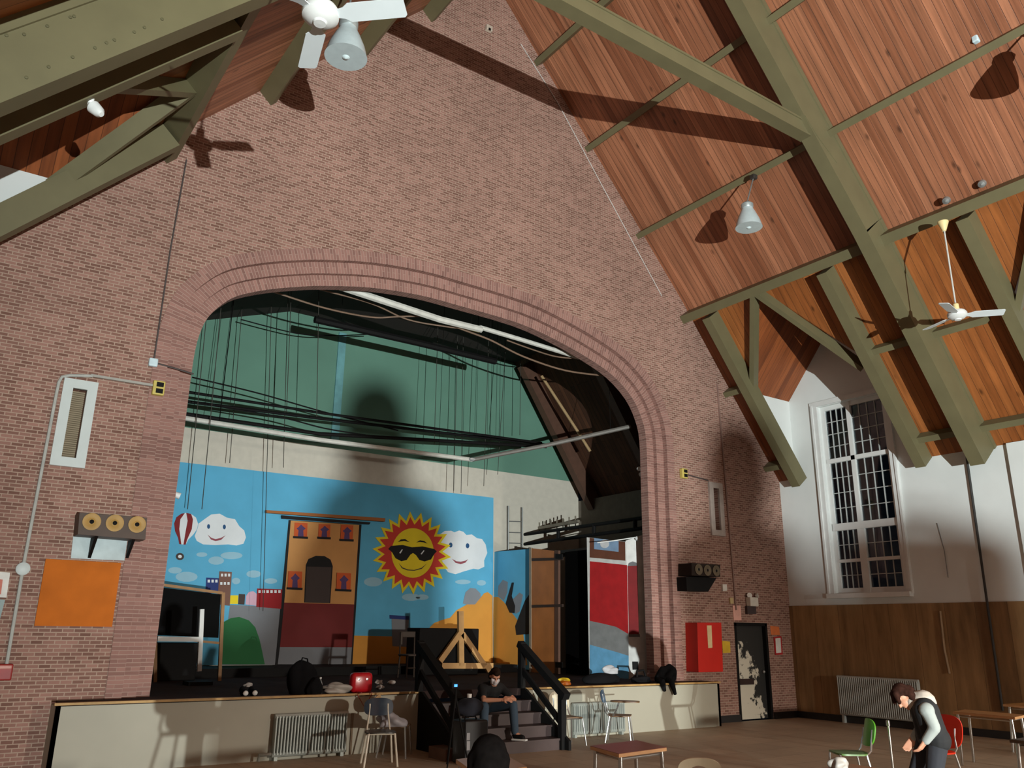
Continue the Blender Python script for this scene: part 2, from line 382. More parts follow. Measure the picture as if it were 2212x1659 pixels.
mb = MB(); mb.box((XR-0.045, (YB+D)/2, 0.07), (0.05, D-YB, 0.14)); struct(mb.build('baseboard_right', M_BASE))
mb = MB(); mb.box(((DOOR[1]+XR)/2, D-0.02, 0.07), (XR-DOOR[1]-0.05, 0.04, 0.14)); mb.box(((14.05+DOOR[0])/2, D-0.02, 0.07), (DOOR[0]-14.05, 0.04, 0.14)); struct(mb.build('baseboard_stage', M_BASE))
mb = MB(); mb.box((XR-0.05, 7.45-4, 3.97), (0.1, 8.0, 2.98)); struct(mb.build('trim_5', M_WHITE))

# ------------------------------------------------------------------ roof timbers
YT0, YT1 = 7.69, 7.97         # truss between the two bays
truss = thing('roof_truss', 'olive painted roof truss of two heavy rafters and a level tie beam', 'roof truss', (XA, 7.88, ZA))
yc, ww = (YT0+YT1)/2, YT1-YT0
mb = MB(); mb.beam((XA, yc, ZA), (XK, yc, ZK), (0, 1, 0), ww, NU, 0.03, 0.7); mb.beam((XK, yc, ZK), (XR, yc, ZE), (0, 1, 0), ww, ND, 0.03, 0.7)
mb.beam((XA, yc, ZA), (XK, yc, ZK), (0, 1, 0), ww+0.05, NU, 0.01, 0.12); mb.beam((XK, yc, ZK), (XR, yc, ZE), (0, 1, 0), ww+0.05, ND, 0.01, 0.12)
mb.build('rafter', M_OLIVE, truss)
mb = MB(); mb.beam((XA, yc, ZA), (XL, yc, roof_z(XL)), (0, 1, 0), ww, NL, 0.12, 0.65); mb.beam((XA, yc, ZA), (XL, yc, roof_z(XL)), (0, 1, 0), ww+0.06, NL, 0.0, 0.12)
lr = mb.build('rafter', M_OLIVE, truss)
mb = MB(); mb.box((7.6, 7.88, 10.79), (9.9, 0.2, 0.24)); mb.box((7.6, 7.88, 10.66), (9.9, 0.24, 0.04)); mb.box((7.6, 7.88, 10.92), (9.9, 0.24, 0.04)); mb.build('tie_beam', M_OLIVE, truss)
mb = MB(); g = [(11.75, 10.94), (12.62, 10.25), (12.05, 10.64)]; mb.slab([Vector((x, YT0-0.01, z)) for x, z in g], (0, 1, 0), ww+0.02); mb.build('gusset_plate', M_OLIVE, truss)
bm_bolt = None
for (u, v) in [(14,77),(52,75),(102,57),(157,124),(205,104),(230,93),(247,87),(160,36),(105,145),(57,168),(290,70),(350,42),(152,38),(312,60)]:
    p = at(u, v, 'y', YT0)
    mb = MB(); mb.lathe([(0.016, 0), (0.016, 0.012), (0, 0.014)], p, (0, -1, 0), 8); mb.build('bolt', mat('dull_bolt', (92, 88, 62), 0.5), truss)
purlin_lbl = {}
def purlin(x, n, t, y0, y1, w, d0, d1, lab, name='purlin', mt=None):
    p = Vector((x, 0, roof_z(x)))
    mb = MB(); mb.beam(p+Vector((0, y0, 0)), p+Vector((0, y1, 0)), t, w, n, d0, d1)
    return one(mb, name, M_OLIVE, lab, 'roof beam', 'olive roof purlins')
# positions where a line parallel to the ridge meets the slope (at the given depth below the boards)
ordr = ['highest', 'second highest', 'third highest']
for i, x in enumerate((9.62, 11.1, 12.64)):
    purlin(x, NU, TU, D-0.0, YT1, 0.13, 0.0, 0.24, 'olive purlin on the right slope up to the brick, %s of three' % ordr[i])
    purlin(x, NU, TU, YT0, -6, 0.13, 0.0, 0.24, 'olive purlin on the right slope before the truss, %s of three' % ordr[i])
for i, x in enumerate((6.55, 5.1, 3.42)):
    purlin(x, NL, TL_, D-0.0, YT1, 0.13, 0.0, 0.30, 'olive purlin on the left slope up to the brick, %s of three' % ordr[i])
for (x, n, t, s) in ((14.12, ND, TD, 'right'), (1.85, NL, TL_, 'left')):
    purlin(x, n, t, D, YT1, 0.2, 0.0, 0.36, 'heavier olive knee beam on the %s slope between truss and brick wall' % s, 'knee_beam')
    purlin(x, n, t, YT0, -6, 0.2, 0.0, 0.36, 'heavier olive knee beam on the %s slope nearer than the truss' % s, 'knee_beam')
for (x, l) in ((15.42, 'upper'), (16.72, 'lower')):
    purlin(x, ND, TD, 9.05, YT1, 0.13, 0.02, 0.24, 'short olive purlin on the right slope between first dormer and truss, %s one' % l, 'short_purlin')
    purlin(x, ND, TD, YT0, 6.7, 0.13, 0.02, 0.24, 'short olive purlin on the right slope between truss and second dormer, %s one' % l, 'short_purlin')
for (x, l) in ((15.42, 'upper'), (16.72, 'lower')):
    purlin(x, ND, TD, D, 12.3, 0.13, 0.02, 0.3, 'stub of olive purlin between right brick wall edge and first dormer, %s one' % l, 'short_purlin')
# dormer framing: jack rafters either side and valley rafters meeting at the knee beam
for s, sn in ((1, 'right'), (-1, 'left')):
    xk, zk, f, xw = dormer_info(s); n = ND if s > 0 else NL; we = roof_z(xw)
    xb = 14.22 if s > 0 else 1.75
    for k, (ya, yb) in enumerate(DORMERS):
        dn = ('first', 'second')[k]
        for y0, y1, side in (((yb-0.34, yb-0.12, 'far'), (ya-0.32, ya-0.1, 'near'))):
            mb = MB(); mb.beam((xb, (y0+y1)/2, roof_z(xb)), (xw, (y0+y1)/2, we), (0, 1, 0), y1-y0, n, 0.03, 0.42)
            one(mb, 'jack_rafter', M_OLIVE, 'olive jack rafter along the %s edge of the %s dormer on the %s slope' % (side, dn, sn), 'roof beam', 'dormer rafters')
        ym = (ya+yb)/2; ZV = 7.42 if s > 0 else ZVL; xr, xe = f(ZR_), f(ZV)
        for y_, side in ((yb-0.1, 'far'), (ya+0.1, 'near')):
            a, b = Vector((xr, ym, ZR_-0.05)), Vector((xe+(0.12 if s > 0 else -0.12), y_, ZV-0.1))
            mb = MB(); a, b = a+n*.1, b+n*.1; mb.bar(a, b, 0.11, 0.24, up=-n)
            one(mb, 'valley_rafter', M_OLIVE, 'thin olive valley rafter on the %s side of the %s dormer, %s slope' % (side, dn, sn), 'roof beam', 'dormer valley rafters')

# ------------------------------------------------------------------ stage shell
def on(u, v, P, n):
    d = ray(u, v); n = Vector(n); return EYE + d*((Vector(P)-EYE).dot(n)/d.dot(n))
XS0, XS1 = 6.85, 8.92         # stair opening in the stage front
mb = MB(); mb.box((8.3, (D+YM)/2+0.02, STG-0.06), (14.6, YM-D, 0.12)); mb.box((4.27, (YS+D)/2+0.03, STG-0.06), (5.16, D-YS-0.02, 0.12)); mb.box((11.41, (YS+D)/2+0.03, STG-0.06), (4.96, D-YS-0.02, 0.12)); mb.box(((XS0+XS1)/2, (YS+D)/2+0.03, STG-0.06), (XS1-XS0, D-YS-0.02, 0.12))
struct(mb.build('floor_stage', M_STAGEFLOOR))
M_EDGE = mat('worn_wood_edge', (176, 140, 84), 0.6, var=0.2, scale=8)
mb = MB(); mb.box(((1.64+XS0)/2, YS+0.03, STG/2-0.02), (XS0-1.64, 0.06, STG-0.04)); mb.box((1.67, (YS+D)/2, STG/2-0.02), (0.06, D-YS, STG-0.04)); mb.box(((1.64+XS0)/2, YS+0.02, STG-0.012), (XS0-1.60, 0.1, 0.03), mi=1)
struct(mb.build('wall_stage_front_left', [M_CREAM, M_EDGE]))
mb = MB(); mb.box(((XS1+13.93)/2, YS+0.03, STG/2-0.02), (13.93-XS1, 0.06, STG-0.04)); mb.box((13.9, (YS+D)/2, STG/2-0.02), (0.06, D-YS, STG-0.04)); mb.box(((XS1+13.93)/2, YS+0.02, STG-0.012), (13.97-XS1, 0.1, 0.03), mi=1)
struct(mb.build('wall_stage_front_right', [M_CREAM, M_EDGE]))
zg = at(820, 982, 'y', YM).z; zt = 9.42; XSR = at(1249, 1060, 'y', YM).x
mb = MB(); mb.box(((1.0+XSR)/2, YM+0.1, (STG+zg)/2), (XSR-1.0, 0.2, zg-STG), mi=0); mb.box(((1.0+XSR)/2, YM+0.1, (zg+zt)/2), (XSR-1.0, 0.2, zt-zg), mi=1)
a, b = at(725, 800, 'y', YM), at(742, 800, 'y', YM)
mb.box(((a.x+b.x)/2, YM-0.02, 7.7), (0.2, 0.05, 2.9), mi=2)
struct(mb.build('wall_stage_rear', [M_STAGEWHITE, M_GREEN, mat('blue_green_pilaster', (106, 160, 164), 0.7)]))
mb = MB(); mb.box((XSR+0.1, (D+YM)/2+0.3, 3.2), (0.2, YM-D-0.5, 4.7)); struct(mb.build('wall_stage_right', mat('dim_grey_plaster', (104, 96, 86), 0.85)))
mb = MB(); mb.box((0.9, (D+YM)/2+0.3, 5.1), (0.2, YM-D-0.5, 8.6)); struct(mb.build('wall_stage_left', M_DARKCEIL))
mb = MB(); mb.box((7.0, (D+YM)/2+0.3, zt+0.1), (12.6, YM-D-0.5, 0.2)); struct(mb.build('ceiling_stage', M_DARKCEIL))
c0, c1 = Vector((6.35, 0, zt)), Vector((3.3, 0, 8.35)); cn = Vector((c1.z-c0.z, 0, -(c1.x-c0.x))).normalized(); cn = cn if cn.z > 0 else -cn
mb = MB(); mb.beam(c0+Vector((0, (D+YM)/2+0.3, 0)), c1+Vector((0, (D+YM)/2+0.3, 0)), (0, 1, 0), YM-D-0.5, cn, 0, 0.1); struct(mb.build('ceiling_stage_left', M_DARKCEIL))
sa, sb = Vector((13.2, 0, zt)), Vector((XSR+0.3, 0, 5.45)); sn = Vector((sb.z-sa.z, 0, -(sb.x-sa.x))).normalized()
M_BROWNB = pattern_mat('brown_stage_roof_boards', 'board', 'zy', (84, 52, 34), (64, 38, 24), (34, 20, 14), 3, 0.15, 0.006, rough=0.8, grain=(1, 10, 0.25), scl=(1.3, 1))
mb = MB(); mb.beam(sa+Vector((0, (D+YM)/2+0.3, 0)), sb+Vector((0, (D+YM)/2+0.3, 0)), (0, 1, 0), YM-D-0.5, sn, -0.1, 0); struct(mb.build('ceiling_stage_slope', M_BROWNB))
M_BROWNP = mat('brown_painted_timber', (86, 58, 44), 0.7)
for y_, l in ((18.4, 'near the green rear wall'), (15.6, 'nearer the arch')):
    mb = MB(); mb.beam(sa+Vector((0.1, y_, -.1)), sb+Vector((0, y_, 0)), (0, 1, 0), 0.24, sn, 0.0, 0.4)
    one(mb, 'stage_rafter', M_BROWNP, 'brown painted rafter under the sloping stage roof, the one %s' % l, 'roof beam')
ZRIS = at(860, 1439, 'y', 17.42).z
mb = MB(); mb.box((6.7, 18.1, (STG+ZRIS)/2), (11.2, 1.36, ZRIS-STG)); one(mb, 'stage_riser', M_BLACK, 'low black riser along the foot of the painted backdrop', 'platform')

# ------------------------------------------------------------------ painted backdrop
YP = YM-0.12
def mp(u, v, k=0): return at(u, v, 'y', YP-0.004*k)
def flat(mb, pts, k, mi): mb.slab([mp(u, v, k) for u, v in pts], (0, 1, 0), 0.004, mi)
def ell(cx, cy, rx, ry, n=20, a0=0, a1=360): return [(cx+rx*math.cos(math.radians(a0+(a1-a0)*i/n)), cy+ry*math.sin(math.radians(a0+(a1-a0)*i/n))) for i in range(n)]
def crop(pts, x0, y0, s): return [(x0+x/s, y0+y/s) for x, y in pts]
PAINT = {k: mat('paint_'+k, c, 0.85, var=0.06, scale=2) for k, c in dict(sky=(92, 176, 214), cloud=(226, 232, 236), haze=(150, 194, 214), maroon=(128, 36, 40), navy=(40, 58, 118), tan=(204, 148, 88), brick=(116, 40, 40), grey=(126, 130, 136), black=(24, 24, 26), orange=(206, 92, 44), purple=(86, 66, 110), yellow=(236, 212, 40), red=(204, 62, 50), gold=(222, 160, 60), hill=(40, 108, 62), bark=(122, 88, 76), pink=(214, 176, 196), blood=(150, 28, 34), eye=(40, 84, 130), lip=(150, 80, 90), sand=(214, 150, 62), teal=(60, 130, 120), dark=(70, 60, 58), wood=(166, 104, 58), rock=(134, 140, 148)).items()}
PK = list(PAINT); PM = [PAINT[k] for k in PK]; PI = {k: i for i, k in enumerate(PK)}
bd = thing('painted_backdrop', 'wide painted street scene backdrop with blue sky hanging on the rear stage wall', 'backdrop', (8, YP, ZRIS))
mb = MB(); x0 = mp(395, 1000).x-0.6
zt0, zt1 = mp(393, 998.7).z, mp(1065, 1075).z
mb.slab([Vector((x0, YP, ZRIS+0.01)), Vector((mp(1064, 1440).x, YP, ZRIS+0.01)), Vector((mp(1066, 1076).x, YP, zt1)), Vector((x0, YP, zt0))], (0, 1, 0), 0.05, PI['sky'])
for (cx, cy, rx, ry) in [(500,1200,24,8),(467,1211,17,9),(403,1246,24,11),(378,1232,15,7),(510,1255,9,7),(548,1240,16,8),(585,1255,14,6),(436,1198,12,5),(806,1257,20,10),(1000,1257,17,5),(1040,1259,10,6),(888,1290,20,8),(912,1290,14,6)]:
    flat(mb, ell(cx, cy, rx, ry, 14), 1, PI['haze'])
flat(mb, [(497,1306),(605,1312),(598,1436),(480,1436)], 1, PI['grey'])
flat(mb, [(764,1373),(905,1376),(905,1437),(760,1437)], 1, PI['sand'])
sk = mb.build('sky_cloth', PM, bd)
def part(name, shapes, lab=None):
    q = MB()
    for k, (pts, col, lay) in enumerate(shapes): flat(q, pts, lay+k*0.3, PI[col])
    o = q.build(name, PM, bd)
    if lab: o['label'] = lab
    return o
C1 = lambda p: crop(p, 330, 980, 3.3175)
part('green_hill', [(C1([(490,1510),(500,1210),(560,1178),(620,1170),(690,1195),(735,1245),(765,1330),(785,1420),(803,1510)]), 'hill', 2)], 'green hill painted behind the blackboard')
part('smiling_cloud', [(C1([(300,590),(318,545),(330,500),(370,470),(420,435),(480,430),(530,458),(590,470),(620,520),(655,550),(668,600),(650,645),(600,658),(540,650),(450,655),(360,650),(315,625)]), 'cloud', 2), (C1(ell(400, 522, 11, 17, 12)), 'eye', 2), (C1(ell(513, 525, 11, 17, 12)), 'eye', 2), (C1([(393,580),(420,603),(450,612),(490,603),(522,585),(490,618),(450,626),(418,616)]), 'lip', 2)], 'white smiling cloud beside the balloon')
part('hot_air_balloon', [(C1([(240,424),(275,432),(310,458),(326,505),(315,545),(290,580),(255,615),(236,652),(190,648),(182,605),(160,555),(153,500),(170,455),(205,430)]), 'cloud', 2), (C1([(205,430),(230,426),(198,470),(190,540),(205,650),(190,648),(182,605),(160,555),(153,500),(170,455)]), 'maroon', 2), (C1([(240,424),(275,432),(288,470),(280,540),(245,620),(236,652),(220,652),(235,560),(250,480)]), 'maroon', 2), (C1(ell(195, 737, 30, 26, 12)), 'dark', 2), (C1(ell(195, 737, 14, 12, 10)), 'cloud', 2)], 'maroon and white balloon')
def bwins(x0, x1, y, n): return [(C1([(x0+(x1-x0)*(i+.2)/n, y), (x0+(x1-x0)*(i+.8)/n, y), (x0+(x1-x0)*(i+.8)/n, y+20), (x0+(x1-x0)*(i+.2)/n, y+20)]), 'cloud', 3) for i in range(n)]
part('painted_tower', [(C1([(383,888),(475,892),(470,1000),(378,1000)]), 'navy', 2), *bwins(388, 470, 903, 3), (C1([(478,843),(567,848),(552,1090),(462,1080)]), 'bark', 2.4), *bwins(484, 560, 860, 3), *bwins(478, 556, 920, 3)], 'blue and brown towers')
part('painted_shop_row', [(C1([(555,1015),(614,1015),(610,1077),(552,1077)]), 'yellow', 2), (C1([(617,1005),(662,1008),(657,1082),(612,1080)]), 'dark', 2), (C1([(665,1080),(668,1020),(690,990),(720,985),(745,1005),(742,1090)]), 'pink', 2), (C1([(748,966),(928,972),(920,1112),(742,1098)]), 'blood', 2), *bwins(752, 922, 978, 6)], 'yellow, pink and red shops')
C2 = lambda p: crop(p, 560, 1070, 4.253)
def pane(x0, y0, x1, y1):
    cx = (x0+x1)/2; hh = y1-y0
    return [(C2([(x0,y0),(x1,y0+6),(x1-6,y1),(x0-6,y1-4)]), 'orange', 3), (C2([(cx-30,y1),(cx-24,y1-.45*hh),(cx-42,y0+.42*hh),(cx-20,y0+.3*hh),(cx,y0+.14*hh),(cx+22,y0+.3*hh),(cx+42,y0+.42*hh),(cx+20,y1-.45*hh),(cx+22,y1)]), 'purple', 3), (C2([(x0-14,y1-6),(x1+4,y1),(x1+2,y1+20),(x0-14,y1+14)]), 'black', 3.2)]
part('painted_brownstone', [(C2([(270,226),(940,268),(855,1558),(145,1558)]), 'black', 2), (C2([(290,232),(918,272),(872,1002),(230,985)]), 'tan', 2), (C2([(230,985),(872,1002),(852,1397),(190,1395)]), 'brick', 2), (C2([(190,1395),(852,1397),(840,1552),(170,1552)]), 'grey', 2), (C2([(412,985),(428,640),(452,585),(520,555),(600,558),(655,590),(676,650),(652,990)]), 'black', 2), (C2([(420,985),(438,655),(664,660),(644,990)]), 'dark', 2)] + pane(325,250,445,380)+pane(548,262,655,385)+pane(752,270,865,405)+pane(268,695,395,850)+pane(714,710,845,865), 'tan and red brick house front')
q = MB()
C3 = lambda p: crop(p, 540, 1050, 6.9125)
q.slab([at(u, v, 'y', YP-0.06) for u, v in C3([(225,365),(1995,485),(1990,535),(228,405)])], (0, -1, 0), 0.10, 0)
q.slab([at(u, v, 'y', YP-0.06) for u, v in C3([(465,440),(1785,545),(1770,575),(470,490)])], (0, -1, 0), 0.06, 1)
q.build('wooden_cornice', [PAINT['wood'], PAINT['black']], bd)['label'] = 'brown wooden cornice boards'
C4 = lambda p: crop(p, 780, 1080, 4.365)
def star(cx, cy, rx, ry, rx2, ry2, n, ph=0):
    P = []
    for i in range(n):
        for j, (a, b) in enumerate(((rx, ry), (rx2, ry2))):
            t = 2*math.pi*(i+0.5*j)/n+ph; P.append((cx+a*math.cos(t), cy+b*math.sin(t)))
    return P
part('smiling_cloud', [(C4([(735,330),(790,292),(850,290),(880,305),(925,288),(965,300),(992,330),(1045,325),(1092,360),(1140,368),(1175,420),(1190,500),(1160,570),(1162,630),(1105,655),(1060,648),(980,670),(890,700),(820,680),(790,640),(760,560),(740,440)]), 'cloud', 2), (C4(ell(845, 425, 17, 24, 12)), 'eye', 2), (C4(ell(1004, 432, 17, 24, 12)), 'eye', 2), (C4([(858,555),(900,578),(940,582),(985,572),(1010,558),(985,590),(940,606),(890,592)]), 'lip', 2)], 'white smiling cloud touching the sun')
part('smiling_sun', [(C4(star(478, 500, 372, 392, 290, 305, 22, .1)), 'yellow', 3), (C4(star(478, 500, 325, 340, 255, 268, 22, .1)), 'red', 3), (C4(ell(487, 500, 200, 234, 36)), 'yellow', 3), (C4([(256,462),(280,434),(390,424),(480,446),(580,438),(690,462),(714,484),(690,510),(660,560),(600,580),(550,566),(518,520),(490,500),(466,515),(430,566),(380,578),(325,550),(290,490)]), 'black', 3), (C4([(345,398),(375,372),(415,368),(458,398),(410,386),(375,390)]), 'black', 3), (C4([(520,402),(555,380),(595,386),(628,412),(590,400),(555,396)]), 'black', 3), (C4([(355,595),(390,635),(440,655),(500,660),(570,640),(620,600),(572,650),(500,668),(438,664),(385,644)]), 'dark', 3), (C4([(360,500),(385,465),(394,468),(372,505)]), 'cloud', 3), (C4([(562,508),(590,474),(598,478),(572,514)]), 'cloud', 3)], 'yellow sun in black sunglasses')
part('sand_dune', [(C4([(640,1210),(690,1160),(760,1132),(840,1110),(900,1040),(1000,985),(1075,985),(1120,930),(1160,880),(1195,868),(1240,905),(1243,1558),(560,1558),(560,1210)]), 'sand', 2), (C4([(960,975),(985,870),(1030,830),(1080,835),(1125,880),(1130,925),(1080,985),(1000,990)]), 'rock', 1.6)], 'ochre dune with a grey rock')
part('painted_bin', [(C4([(288,1110),(450,1120),(440,1385),(296,1378)]), 'grey', 2), (C4([(268,1085),(452,1095),(452,1130),(270,1120)]), 'navy', 2)], 'painted grey dustbin')

# ------------------------------------------------------------------ wing flats and things on the stage
A0, A1 = Vector((mp(1067, 1440).x+0.05, YM-0.3, ZRIS)), Vector((12.72, 17.35, STG))
def slab_px(mb, px, P, n, t, mi=0, k=0):
    nn = Vector(n).normalized(); nn = nn if nn.dot(EYE-Vector(P)) > 0 else -nn
    mb.slab([on(u, v, Vector(P)+nn*0.004*k, nn) for u, v in px], -nn, t, mi)
def vn(a, b): d = Vector(b)-Vector(a); return Vector((d.y, -d.x, 0)).normalized()
n1 = vn(A0, A1)
wf = thing('wing_flat', 'blue and ochre painted side flat at the right end of the backdrop', 'stage flat', tuple(A1))
mb = MB(); slab_px(mb, [(1066,1192),(1143,1186),(1143,1447),(1068,1438)], A0, n1, 0.04, 0); mb.build('panel', PAINT['sky'], wf)
C5 = lambda p: crop(p, 980, 1080, 4.148)
mb = MB(); slab_px(mb, C5([(352,870),(400,868),(450,915),(520,1010),(575,1080),(620,1180),(660,1480),(360,1485)]), A0, n1, 0.003, 0, 1); mb.build('painted_dune', PAINT['sand'], wf)
mb = MB(); slab_px(mb, C5([(395,860),(400,770),(440,715),(485,735),(480,830),(450,900)]), A0, n1, 0.003, 0, 1); slab_px(mb, C5([(520,900),(590,830),(620,850),(590,1000),(555,1020)]), A0, n1, 0.003, 0, 1); mb.build('painted_rock', PAINT['rock'], wf)
mb = MB(); slab_px(mb, C5([(465,930),(520,740),(540,740),(520,860),(550,950),(545,1015),(500,1010)]), A0, n1, 0.003, 0, 2); slab_px(mb, C5([(640,900),(680,840),(690,1200),(560,1210),(550,1130)]), A0, n1, 0.003, 0, 2); mb.build('painted_black_shape', PAINT['black'], wf)  # plain black shapes painted on the flat
# plywood door flat
B0, B1 = Vector((12.53, 17.2, STG)), Vector((12.46, 15.83, STG)); n2 = vn(B0, B1)
M_PLY = mat('orange_plywood', (176, 108, 54), 0.6, var=0.15, scale=2.5)
pf = thing('plywood_flat', 'tall orange plywood flat with dark battens seen from the back, right of the steps', 'stage flat', tuple(B0))
mb = MB(); slab_px(mb, [(1147,1184),(1198,1190),(1198,1455),(1147,1452)], B0, n2, 0.02); mb.build('panel', M_PLY, pf)
for (ya, yb) in ((1206,1212),(1307,1313)):
    mb = MB(); slab_px(mb, [(1149,ya),(1215,ya-2),(1215,yb-2),(1149,yb)], B0, n2, 0.03, 0, 6); mb.build('batten', mat('dark_batten', (52, 34, 24), 0.7), pf)
mb = MB(); slab_px(mb, [(1143,1183),(1147,1183),(1147,1452),(1143,1452)], B0, n2, 0.06, 0, 4); mb.build('edge_stile', mat('grey_wood', (150, 138, 120), 0.7), pf)
mb = MB(); slab_px(mb, [(1198,1188),(1206,1189),(1206,1456),(1198,1455)], B0, n2, 0.06, 0, 4); mb.build('edge_stile', M_BROWNP, pf)
mb = MB(); slab_px(mb, [(1200,1196),(1214,1197),(1214,1208),(1200,1207)], B0, n2, 0.03, 0, 16); mb.build('hinge', M_BLACK, pf); mb = MB(); slab_px(mb, [(1200,1430),(1214,1431),(1214,1443),(1200,1442)], B0, n2, 0.03, 0, 16); mb.build('hinge', M_BLACK, pf)
zc_ = at(1245, 1187, 'y', 15.6).z; mb = MB(); mb.box((12.95, 15.6, (STG+zc_)/2), (0.06, 1.4, zc_-STG)); one(mb, 'gap_shade_sheet', mat('gap_shade_black', (8, 7, 7), 0.95, spec=.05), 'black sheet standing in for the dark gap between plywood and red flats', 'shade_sheet')  # black sheet stands in for the shade between the two flats
# red painted flat
F0, F1 = Vector((12.54, 14.96, STG)), Vector((12.73, 13.9, STG)); n3 = vn(F0, F1)
rf = thing('red_flat', 'painted flat with red wall, grey road and moon window by the right jamb', 'stage flat', tuple(F0))
C6 = lambda p: crop(p, 1240, 1130, 4.739)
def fp(name, pts, m_, k, t=0.003):
    q = MB(); slab_px(q, C6(pts), F0, n3, t, 0, k); return q.build(name, m_, rf)
fp('panel', [(130,145),(525,190),(560,1600),(155,1562)], mat('flat_white', (214, 214, 210), 0.7), 0, 0.03)
fp('painted_frame', [(160,150),(522,192),(525,385),(160,352)], mat('flat_brown', (104, 62, 44), 0.8), 1)
fp('painted_window', [(205,152),(455,184),(455,294),(205,266)], mat('flat_bluegrey', (132, 160, 190), 0.8), 2)
fp('painted_moon', ell(313, 212, 46, 44, 20), mat('flat_moon', (206, 208, 210), 0.8), 3)
fp('painted_red_wall', [(162,390),(543,430),(556,1135),(430,1062),(300,1030),(160,1000)], mat('flat_red', (176, 26, 30), 0.8), 1)
fp('painted_road', [(160,1000),(300,1030),(430,1062),(556,1135),(558,1358),(430,1318),(165,1245)], mat('flat_grey', (132, 134, 134), 0.8), 1.5)
fp('painted_water', [(162,1245),(430,1318),(558,1358),(560,1596),(160,1560)], mat('flat_sky', (106, 170, 210), 0.8), 1.5)
G0, G1 = F1+Vector((0.02, 0.02, 0)), F1+Vector((0.42, -0.22, 0)); n4 = vn(G0, G1)
rp = thing('return_panel', 'narrow white panel with dark red stripe between red flat and brick jamb', 'stage flat', tuple(G0))
mb = MB(); slab_px(mb, C6([(528,180),(725,112),(785,1590),(562,1600)]), G0, n4, 0.03); mb.build('panel', MATS['flat_white'], rp)
mb = MB(); slab_px(mb, C6([(548,440),(648,436),(664,1138),(560,1138)]), G0, n4, 0.003, 0, 1); mb.build('red_stripe', mat('flat_dark_red', (124, 20, 24), 0.8), rp)
mb = MB(); slab_px(mb, C6([(550,440),(560,408),(600,392),(640,405),(650,436)]), G0, n4, 0.003, 0, 1); mb.build('grey_arc', mat('flat_dark_grey', (104, 104, 106), 0.8), rp); mb = MB(); slab_px(mb, C6([(560,1138),(672,1135),(676,1165),(562,1166)]), G0, n4, 0.003, 0, 1); mb.build('grey_edge', mat('flat_dark_grey', (104, 104, 106), 0.8), rp)
mb = MB(); slab_px(mb, C6([(598,1418),(655,1418),(660,1500),(602,1502)]), G0, n4, 0.03, 0, 8); mb.build('wall_socket', M_BLACK, rp)
mb = MB(); c = on(*C6([(648,160)])[0], G0, n4); mb.ball(c+Vector((-0.06, -0.06, 0)), 0.05, 12); mb.tube([c+Vector((-.1, -.05, .02)), c+Vector((-.5, 0.2, -.06)), c+Vector((-.75, 0.5, -.1))], 0.012)
one(mb, 'clip_lamp', mat('lamp_white', (225, 228, 226), 0.4), 'small white clip lamp and cable at the top of the narrow white panel', 'lamp', smooth=True)

# gallery rail and ladder
XG = 13.62
mb = MB(); gr = thing('gallery_rail', 'double black pipe rail of the fly gallery above the wing flats', 'railing', tuple(at(1130, 1176, 'x', XG)))
for (va, vb) in ((1155, 1118), (1176, 1140)):
    mb = MB(); mb.tube([at(1130, va, 'x', XG), at(1395, vb, 'x', XG)], 0.045, 10); mb.build('rail', M_BLACK, gr)
for u in (1206, 1283, 1372):
    v0 = 1155-(u-1130)*37/265; mb = MB(); mb.tube([at(u, v0, 'x', XG), at(u, v0+22, 'x', XG)], 0.05, 8); mb.build('post', M_BLACK, gr)
mb = MB(); mb.box((XG+0.35, 16.2, at(1206, 1168, 'x', XG).z-0.3), (0.7, 4.6, 0.08)); one(mb, 'gallery_floor', mat('dusty_grey_boards', (92, 88, 84), 0.8), 'dusty grey boards of the fly gallery behind the pipe rail', 'gallery')
pr = thing('pin_rail', 'wooden pin rail with a row of belaying pins on the gallery', 'pin rail', tuple(at(1240, 1130, 'x', XG+0.5)))
pa, pb = at(1135, 1146, 'x', XG+0.5), at(1250, 1126, 'x', XG+0.5)
mb = MB(); mb.bar(pa, pb, 0.08, 0.08); mb.build('rail', mat('weathered_timber', (120, 112, 98), 0.8), pr)
for i in range(9):
    p = pa.lerp(pb, (i+.5)/9); mb = MB(); mb.tube([p+Vector((0, 0, -.12)), p+Vector((0, 0, .16))], [0.014, 0.022], 6); mb.build('belaying_pin', MATS['weathered_timber'], pr)
lad = thing('wall_ladder', 'thin grey steel ladder fixed to the white rear wall right of the backdrop', 'ladder', tuple(at(1112, 1190, 'y', YM-.12)))
for u in (1098, 1128):
    mb = MB(); mb.tube([at(u, 1093 if u < 1110 else 1096, 'y', YM-.12), at(u, 1200, 'y', YM-.12)], 0.022, 8); mb.build('stile', M_STEEL, lad)
for v in (1126, 1150, 1173, 1195):
    mb = MB(); mb.tube([at(1098, v, 'y', YM-.12), at(1128, v+1, 'y', YM-.12)], 0.014, 6); mb.build('rung', M_STEEL, lad)

